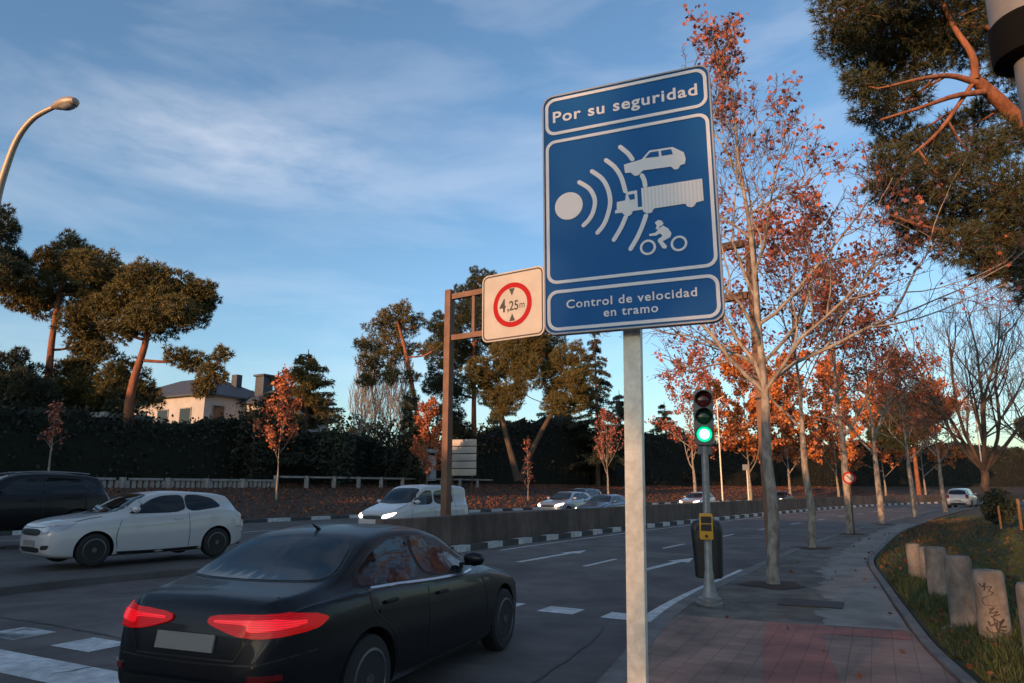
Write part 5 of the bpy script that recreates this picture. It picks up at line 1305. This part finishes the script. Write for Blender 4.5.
def car(name, P, paint, loc, heading, label, cat='car', group=None, tail='tail', lamp='lens', opts=()):
    """heading: direction vector (x, y) of travel; local +Y is forward, origin on the ground under the middle"""
    L_ = P['L']; r = P['r']; e = empty(name, loc, -math.atan2(heading[0], heading[1]), label, cat, group)
    V, F = body_mesh(P); bvh = BVHTree.FromPolygons([Vector(v) for v in V], F)
    mb = MB(); mb.add(V, F); me = bpy.data.meshes.new('body'); me.from_pydata(mb.v, [], mb.f); me.materials.append(M[paint]); me.materials.append(M['plastic'])
    bm = bmesh.new(); bm.from_mesh(me); bmesh.ops.recalc_face_normals(bm, faces=bm.faces); bm.to_mesh(me); bm.free()
    tmp = bpy.data.objects.new('tmp', me); col.objects.link(tmp)
    cut = MB()
    for t in P['wb']:
        for sx in (-1, 1): cut.lathe([(r + .055, .50), (r + .055, 1.2)] if sx > 0 else [(r + .055, -1.2), (r + .055, -.50)], (0, L_ / 2 - t, r), 40, axis='X')
    co = cut.build('cut', M['plastic'])
    md = tmp.modifiers.new('b', 'BOOLEAN'); md.object = co; md.operation = 'DIFFERENCE'; md.solver = 'EXACT'
    try: md.material_mode = 'TRANSFER'
    except Exception: pass
    bpy.context.view_layer.update()
    bme = bpy.data.meshes.new_from_object(tmp.evaluated_get(bpy.context.evaluated_depsgraph_get()))
    bpy.data.objects.remove(tmp); bpy.data.objects.remove(co)
    bme.name = 'body'
    bme.polygons.foreach_set('use_smooth', np.ones(len(bme.polygons), bool)); bme.set_sharp_from_angle(angle=R_(42))
    body = link('body', bme, e)
    def hit(o_, d_):
        h = bvh.ray_cast(Vector(o_), Vector(d_)); return h
    def rounded(poly, it=2):
        for _ in range(it):
            out = []
            for i in range(len(poly)):
                a, b = poly[i], poly[(i + 1) % len(poly)]
                out += [(a[0] * .82 + b[0] * .18, a[1] * .82 + b[1] * .18), (a[0] * .18 + b[0] * .82, a[1] * .18 + b[1] * .82)]
            poly = out
        return poly
    def patch(nm, poly, view, m, parent=e, off=.006, sx=1, edge=.07):
        """lay a thin moulded piece of outline poly on the body, seen from the given side"""
        if nm in ('side_window', 'window_seal', 'windscreen', 'windscreen_seal', 'rear_window', 'rear_window_seal', 'tail_light', 'headlight', 'lamp_strip', 'grille', 'intake', 'fog_recess'): poly = rounded(poly)
        bm = bmesh.new(); vs = [bm.verts.new((a, b, 0)) for a, b in poly]; bm.faces.new(vs)
        bmesh.ops.triangulate(bm, faces=bm.faces)
        for it in range(6):
            es = [q for q in bm.edges if q.calc_length() > edge]
            if not es: break
            bmesh.ops.subdivide_edges(bm, edges=es, cuts=1); bmesh.ops.triangulate(bm, faces=[f for f in bm.faces if len(f.verts) > 3])
        bad = []
        for v in bm.verts:
            a, b = v.co.x, v.co.y
            if view == 'side': o_, d_ = (sx * 3, L_ / 2 - a, b), (-sx, 0, 0)
            elif view == 'front': o_, d_ = (a, 6, b), (0, -1, 0)
            elif view == 'rear': o_, d_ = (a, -6, b), (0, 1, 0)
            else: o_, d_ = (a, L_ / 2 - b, 4), (0, 0, -1)
            h = hit(o_, d_)
            if h[0] is None: bad.append(v); v.co = (0, 0, 0); continue
            n_ = h[1] if h[1].dot(Vector(d_)) < 0 else -h[1]
            v.co = h[0] + n_ * off
        if bad: bmesh.ops.delete(bm, geom=bad, context='VERTS')
        bmesh.ops.recalc_face_normals(bm, faces=bm.faces)
        # give the piece an edge that reaches the body
        me_ = bpy.data.meshes.new(nm); 
        ext = bmesh.ops.extrude_face_region(bm, geom=list(bm.faces))
        for q in ext['geom']:
            if isinstance(q, bmesh.types.BMVert): pass
        newv = [q for q in ext['geom'] if isinstance(q, bmesh.types.BMVert)]
        for q in newv:
            h = bvh.find_nearest(q.co); q.co = q.co.lerp(h[0], 1.2) if h[0] is not None else q.co
        bmesh.ops.recalc_face_normals(bm, faces=bm.faces)
        bm.to_mesh(me_); bm.free(); me_.materials.append(m)
        me_.polygons.foreach_set('use_smooth', np.ones(len(me_.polygons), bool)); me_.set_sharp_from_angle(angle=R_(50))
        return link(nm, me_, parent)
    def grow(poly, k):
        cx = sum(p[0] for p in poly) / len(poly); cy = sum(p[1] for p in poly) / len(poly)
        out = []
        for x, y in poly:
            d = math.hypot(x - cx, y - cy); out.append((cx + (x - cx) * (d + k) / d, cy + (y - cy) * (d + k) / d))
        return out
    def line(nm, pts, view, m, w=.006, sx=1, off=.004):
        P2 = [np.array(p, float) for p in pts]; Lp = []; Rp = []
        for i, p in enumerate(P2):
            t = P2[min(i + 1, len(P2) - 1)] - P2[max(i - 1, 0)]; t = t / np.linalg.norm(t); nn = np.array([-t[1], t[0]]) * w
            Lp.append(tuple(p + nn)); Rp.append(tuple(p - nn))
        return patch(nm, Lp + Rp[::-1], view, m, off=off, sx=sx, edge=.12)
    # wheels
    for t in P['wb']:
        for sx in (-1, 1):
            tw = MB(); wd = .205; xo = sx * (P['w'][5][1] * 1.0 - .115)
            prof = [(r * .66, -wd / 2), (r * .9, -wd / 2), (r * .985, -wd / 2 + .025), (r, -wd / 2 + .06), (r, wd / 2 - .06), (r * .985, wd / 2 - .025), (r * .9, wd / 2), (r * .66, wd / 2)]
            tw.lathe(prof, (0, 0, 0), 36, axis='X'); w_ = tw.build('wheel', M['rubber'], e, smooth=True); w_.location = (xo, L_ / 2 - t, r)
            rm = MB(); fx = sx * (wd / 2 + .004)
            rm.lathe([(r * .62, fx - sx * .06), (r * .68, fx - sx * .05), (r * .70, fx), (r * .64, fx + sx * .004), (r * .60, fx - sx * .03)], segs=36, axis='X')
            for k in range(10):
                a = 2 * math.pi * k / 10
                rm.add([(fx - sx * .015, math.cos(a - .10) * r * .12, math.sin(a - .10) * r * .12), (fx - sx * .015, math.cos(a + .10) * r * .12, math.sin(a + .10) * r * .12),
                        (fx - sx * .008, math.cos(a + .085) * r * .63, math.sin(a + .085) * r * .63), (fx - sx * .008, math.cos(a - .085) * r * .63, math.sin(a - .085) * r * .63)], [(0, 1, 2, 3)])
            rm.lathe([(r * .16, fx - sx * .02), (r * .14, fx + sx * .004)], segs=18, axis='X')
            rm.build('rim', M['rim'], w_)
    G = M['glass']; K = M['plastic']
    S_ = P
    topf = P_(P['top']); zt = lambda t: float(pchip(*topf, t)); bf = P_(P['belt']); zbt = lambda t: float(pchip(*bf, t))
    # side glass by body type: lists of (t, z)
    if P is SEDAN:
        g1 = [(1.66, .955), (1.80, 1.03), (2.16, 1.235), (2.38, 1.30), (2.66, 1.325), (2.66, .965)]
        g2 = [(2.72, .968), (2.72, 1.325), (3.0, 1.31), (3.30, 1.235), (3.62, 1.085), (3.70, 1.02), (3.62, .995)]
        seams = [[(1.45, .32), (1.42, .6), (1.52, .90)], [(2.69, .26), (2.69, .60), (2.69, .95)], [(3.62, .98), (3.58, .82), (3.30, .62), (3.20, .40), (3.18, .30)]]
        rear = [(-.60, 1.06), (-.66, 1.10), (-.52, 1.335), (.52, 1.335), (.66, 1.10), (.60, 1.06)]
        wsz = (1.02, 1.325); tails = [[(.16, .835), (.17, .885), (.45, .905), (.80, .91), (.85, .86), (.83, .79), (.60, .755), (.40, .775)]]
    elif P is HATCH:
        g1 = [(1.50, 1.01), (1.66, 1.08), (2.02, 1.285), (2.25, 1.36), (2.72, 1.385), (2.72, 1.02)]
        g2 = [(2.78, 1.025), (2.78, 1.385), (3.10, 1.37), (3.40, 1.30), (3.56, 1.16), (3.52, 1.11)]
        seams = [[(1.30, .32), (1.26, .6), (1.36, .94)], [(2.82, .28), (2.82, .65), (2.78, 1.0)]]
        rear = [(-.54, 1.06), (-.60, 1.10), (-.50, 1.33), (.50, 1.33), (.60, 1.10), (.54, 1.06)]
        wsz = (1.06, 1.385); tails = [[(.48, .80), (.48, .98), (.70, .98), (.78, .80)]]
    elif P is SUV:
        g1 = [(1.60, 1.14), (1.76, 1.22), (2.10, 1.47), (2.35, 1.57), (2.72, 1.60), (2.72, 1.15)]
        g2 = [(2.78, 1.155), (2.78, 1.60), (3.2, 1.595), (3.7, 1.55), (4.0, 1.47), (4.10, 1.25), (4.0, 1.2)]
        seams = [[(1.45, .38), (1.42, .7), (1.50, 1.05)], [(2.75, .34), (2.75, .7), (2.75, 1.12)], [(3.72, 1.15), (3.62, .92), (3.28, .72), (3.22, .36)]]
        rear = [(-.60, 1.2), (-.66, 1.24), (-.55, 1.56), (.55, 1.56), (.66, 1.24), (.60, 1.2)]
        wsz = (1.23, 1.63); tails = [[(.60, .86), (.60, 1.18), (.74, 1.2), (.83, 1.1), (.83, .86)]]
    else:
        g1 = [(1.18, 1.15), (1.40, 1.30), (1.66, 1.50), (1.85, 1.60), (2.20, 1.62), (2.20, 1.14)]
        g2 = [(2.32, 1.15), (2.32, 1.62), (3.2, 1.62), (3.35, 1.58), (3.35, 1.15)]
        seams = [[(1.05, .34), (1.02, .7), (1.08, 1.06)], [(2.26, .3), (2.26, .7), (2.26, 1.1)], [(3.45, .5), (3.45, 1.0), (3.45, 1.7)]]
        rear = [(-.66, 1.15), (-.66, 1.6), (.66, 1.6), (.66, 1.15)]
        wsz = (1.22, 1.68); tails = [[(.72, .8), (.72, 1.12), (.84, 1.12), (.86, .8)]]
    for sx in (-1, 1):
        for gg in (g1, g2):
            patch('window_seal', grow(gg, .022), 'side', K, off=.003, sx=sx)
            patch('side_window', gg, 'side', G, off=.007, sx=sx)
        for sm in seams: line('door_seam', [tuple(p) for p in catmull(sm, 4)], 'side', K, .005, sx)
        for hx in ([2.45, 3.35] if P in (SEDAN, SUV) else [2.55 if P is HATCH else 2.05]):
            z = zbt(hx) - .09; h = hit((sx * 3, L_ / 2 - hx, z), (-sx, 0, 0))
            if h[0] is not None: MB().box((h[0].x + sx * .012, L_ / 2 - hx, z), (.03, .19, .028)).build('door_handle', M[paint], e, bevel=.008)
        # door mirror
        tm = g1[0][0] + .12; zm = g1[0][1] + .02; h = hit((sx * 3, L_ / 2 - tm, zm), (-sx, 0, 0)); xm = h[0].x if h[0] is not None else sx * .8
        mm = MB(); mm.lathe([(.02, -.11), (.065, -.085), (.085, 0), (.065, .085), (.02, .11)], segs=16, axis='X'); mo_ = mm.build('door_mirror', M[paint], e, smooth=True); mo_.location = (xm + sx * .13, L_ / 2 - tm + .02, zm + .07); mo_.scale = (1, .8, .85)
        MB().box((xm + sx * .03, L_ / 2 - tm + .02, zm + .02), (.10, .05, .03)).build('mirror_arm', K, e)
        # sill trim
        line('sill_trim', [(P['wb'][0] + r + .1, .235 if P is not SUV else .30), ((P['wb'][0] + P['wb'][1]) / 2, .225 if P is not SUV else .29), (P['wb'][1] - r - .1, .24 if P is not SUV else .31)], 'side', K, .03, sx, .004)
    wl, wh = wsz; a1 = .70 if P is not VAN else .78; a2 = .53 if P is not VAN else .66
    if P is SUV: a1, a2 = .74, .60
    ws = [(-a1, wl), (-a1 * .5, wl - .025), (0, wl - .03), (a1 * .5, wl - .025), (a1, wl), (a2, wh - .02), (a2 * .5, wh + .015), (-a2 * .5, wh + .015), (-a2, wh - .02)]
    patch('windscreen_seal', grow(ws, .025), 'front', K, off=.003); patch('windscreen', ws, 'front', G, off=.008)
    patch('rear_window_seal', grow(rear, .025), 'rear', K, off=.003); patch('rear_window', rear, 'rear', G, off=.008)
    for tl_ in tails:
        for sx in (-1, 1): patch('tail_light', [(sx * x, z) for x, z in tl_], 'rear', M[tail], off=.016, edge=.05)
    if tail == 'tail_lit':
        for sx in (-1, 1):
            patch('lamp_strip', [(sx * .22, .842), (sx * .22, .862), (sx * .50, .872), (sx * .79, .872), (sx * .80, .835), (sx * .62, .80), (sx * .50, .80), (sx * .50, .845)], 'rear', M['tail_strip'], off=.021, edge=.05)
    # front: headlamps, grille, intake, plate
    b0 = zt(.10)
    for sx in (-1, 1):
        patch('headlight', [(sx * .46, b0 - .17), (sx * .48, b0 - .06), (sx * .66, b0 - .015), (sx * .80, b0 + .03), (sx * .80, b0 - .08), (sx * .62, b0 - .16)], 'front', M[lamp], off=.012, edge=.05)
        patch('fog_recess', [(sx * .50, .36), (sx * .52, .44), (sx * .70, .45), (sx * .66, .36)], 'front', K, off=.006, edge=.05)
    patch('grille', [(-.40, b0 - .20), (-.44, b0 - .11), (-.30, b0 - .075), (.30, b0 - .075), (.44, b0 - .11), (.40, b0 - .20)], 'front', K, off=.008, edge=.06)
    patch('intake', [(-.42, .30), (-.46, .40), (.46, .40), (.42, .30)], 'front', K, off=.008, edge=.06)
    patch('number_plate', [(-.26, .425), (-.26, .53), (.26, .53), (.26, .425)], 'front', M['plate'], off=.016, edge=.2)
    zr = .66 if P is SEDAN else .62
    patch('number_plate', [(-.26, zr), (-.26, zr + .11), (.26, zr + .11), (.26, zr)], 'rear', M['plate'], off=.016, edge=.2)
    patch('rear_diffuser', [(-.60, .36), (-.56, .47), (.56, .47), (.60, .36)], 'rear', K, off=.008, edge=.08)
    CH = M['rim']
    for sx in (-1, 1):
        lo = [(g1[0][0] - .02, g1[0][1] - .03)] + [(x_, zbt(x_) + .022) for x_ in np.linspace(g1[0][0] + .25, g2[-1][0] - .05, 6)]
        if P is SEDAN: line('window_trim', [tuple(p) for p in catmull(lo, 3)], 'side', M['trim'], .008, sx, .010)
        line('side_crease', [tuple(p) for p in catmull([(P['wb'][0] + .15, zbt(1.3) - .17), (2.2, zbt(2.2) - .17), (P['wb'][1] - .1, zbt(3.2) - .14)], 4)], 'side', M[paint], .012, sx, .010)
        patch('reflector', [(sx * .56, .50), (sx * .56, .535), (sx * .74, .54), (sx * .74, .505)], 'rear', M['tail'], off=.012, edge=.06)
    line('bumper_seam', [(-.84, .66), (-.6, .60), (0, .585), (.6, .60), (.84, .66)], 'rear', K, .005)
    line('bonnet_shut_line', [(-.74, b0 + .01), (-.4, b0 - .045), (0, b0 - .055), (.4, b0 - .045), (.74, b0 + .01)], 'front', K, .005)
    if P is not VAN and tail != 'tail_lit': line('brake_lamp', [(-.14, wsz[1] + .012), (.14, wsz[1] + .012)], 'rear', M[tail], .012, 1, .014)
    if P in (SEDAN, HATCH):
        ap = Vector((0, L_ / 2 - (3.15 if P is SEDAN else 3.3), zt(3.15 if P is SEDAN else 3.3) + .01)); MB().tube([ap, ap + Vector((0, -.10, .05))], [.018, .006], 8).build('aerial', K, e)
        for sx in (-1, 1): MB().tube([(sx * .52, -L_ / 2 + .10, .27), (sx * .52, -L_ / 2 + .02, .27)], .04, 12).build('exhaust', M['rim'], e)
        # wipers and the dark inside seen through the glass line
        for x0_ in (-.5, .05): line('wiper', [(x0_, wl + .01), (x0_ + .48, wl + .055)], 'front', K, .008, 1, .018)
    if P is SEDAN: line('boot_seam', [(-.58, 1.0), (-.60, .88), (-.44, .62), (.44, .62), (.60, .88), (.58, 1.0)], 'rear', K, .005)
    line('bonnet_seam', [(-.72, .5), (-.72, 1.0)], 'top', K, .005); line('bonnet_seam', [(.72, .5), (.72, 1.0)], 'top', K, .005)
    if 'rails' in opts:
        for sx in (-1, 1):
            pts = [(sx * P['roofw'] * .93, L_ / 2 - t, zt(t) + .035) for t in np.linspace(2.1, 3.9, 9)]
            MB().tube(pts, .018, 8).build('roof_rail', M['grey_metal'], e)
    return e

# the dark saloon passing close in front, brake lamps lit
car('saloon_car', SEDAN, 'paint_dark', (-1.42, 7.30, .015), (.37, .93), 'dark blue saloon with red tail lamps lit, passing close in front in the near lane', tail='tail_lit')
OPP = Vector((-.58, -.81)).normalized()
car('hatchback_car', HATCH, 'paint_white', (-8.3, 16.15, .23), (-.60, -.80), 'white three-door hatchback driving towards the camera behind the dark saloon')
car('estate_car', SUV, 'paint_black', (-13.4, 19.2, .45), (-.62, -.78), 'black tall estate car half hidden behind the white hatchback', opts=('rails',))
car('small_van', VAN, 'paint_white', (-3.55, 26.3, .06), (-.56, -.83), 'small white van driving towards the camera behind the gantry post', cat='van', lamp='lens_lit')
def dist_car(name, P, paint, px, Y, z, hd, label, **kw):
    v = at(px, 488, Y); return car(name, P, paint, (v.x, Y, z), hd, label, **kw)
dist_car('hatchback_car', HATCH, 'paint_silver', 566, 42, .10, (-.55, -.83), 'silver car with lit headlamps, leftmost of the cars beyond the barrier', lamp='lens_lit', group='cars beyond the barrier')
dist_car('hatchback_car', HATCH, 'paint_blue', 580, 47, .28, (-.55, -.83), 'dark teal car mostly hidden behind the leftmost silver car', group='cars beyond the barrier')
dist_car('saloon_car', SEDAN, 'paint_blue', 604, 40, .02, (-.55, -.83), 'dark blue car partly behind the big sign post', lamp='lens_lit', group='cars beyond the barrier')
dist_car('hatchback_car', HATCH, 'paint_silver', 697, 58, -.02, (-.58, -.81), 'silver car seen beyond the barrier left of the traffic light pole', lamp='lens_lit', group='cars beyond the barrier')
dist_car('saloon_car', SEDAN, 'paint_black', 779, 74, .0, (-.62, -.78), 'black car with lit headlamps beside the nearest tree trunk, beyond the barrier', lamp='lens_lit', group='cars beyond the barrier')
v = at(962, 497, 64)
car('hatchback_car', SUV, 'paint_white', (v.x, 64, .02), (.66, .75), 'small white car seen from behind at the far end of the road')

# ------------------------------------------------------------------ unseen building-shaped sun blockers, added up-sun behind the camera to shade the street
def block(q0, r0, r1, h, label, step=0):
    a = math.radians(SUN_AZ); sx, sy = math.sin(a), math.cos(a)
    rc = (r0 + r1) / 2; x = q0 * sx - rc * sy; y = q0 * sy + rc * sx
    e = empty('sun_blocker', (x, y, 0), math.atan2(sx, -sy) if False else math.atan2(sx, -sy), label, 'building')
    w = r1 - r0
    MB().box((0, 0, h / 2 - .2), (w, 9, h)).build('wall', M['stucco'], e); MB().box((0, 0, h), (w + .6, 9.6, .3)).build('roof', M['slate'], e)
    n = int(w // 4)
    for k in range(n):
        for z in np.arange(1.5, h - 1.2, 3):
            for s_ in (-1, 1): MB().box((-w / 2 + (k + .5) * w / n, s_ * 4.5, z + .3), (1.4, .12, 1.4)).build('window', M['window'], e)
block(-46, -70, 0.2, 8.6, 'long low building-shaped sun blocker added behind the camera on the near side')
block(-46, 3.0, 33, 8.6, 'low building-shaped sun blocker added across the road behind the camera')
block(-42, 35, 110, 13.2, 'taller building-shaped sun blocker added to the left behind the camera')
a_ = math.radians(SUN_AZ); sx_, sy_ = math.sin(a_), math.cos(a_)
x_, y_ = -43 * sx_ - 1.6 * sy_, -43 * sy_ + 1.6 * sx_
plant_tree('sun_filter_tree', (x_, y_, 0), 140, 'thinning tree added to filter the sun between the two low sun blockers', 'tree', None, M['bark'], M['leaf_rust'], H=10.5, fork=2.0, r=.15, spread=2.6, n_scaf=14, leaves=2600, lsize=.30, lvl=2, taper=.3)  # unseen loose tree added in the gap to thin the sun on the sign
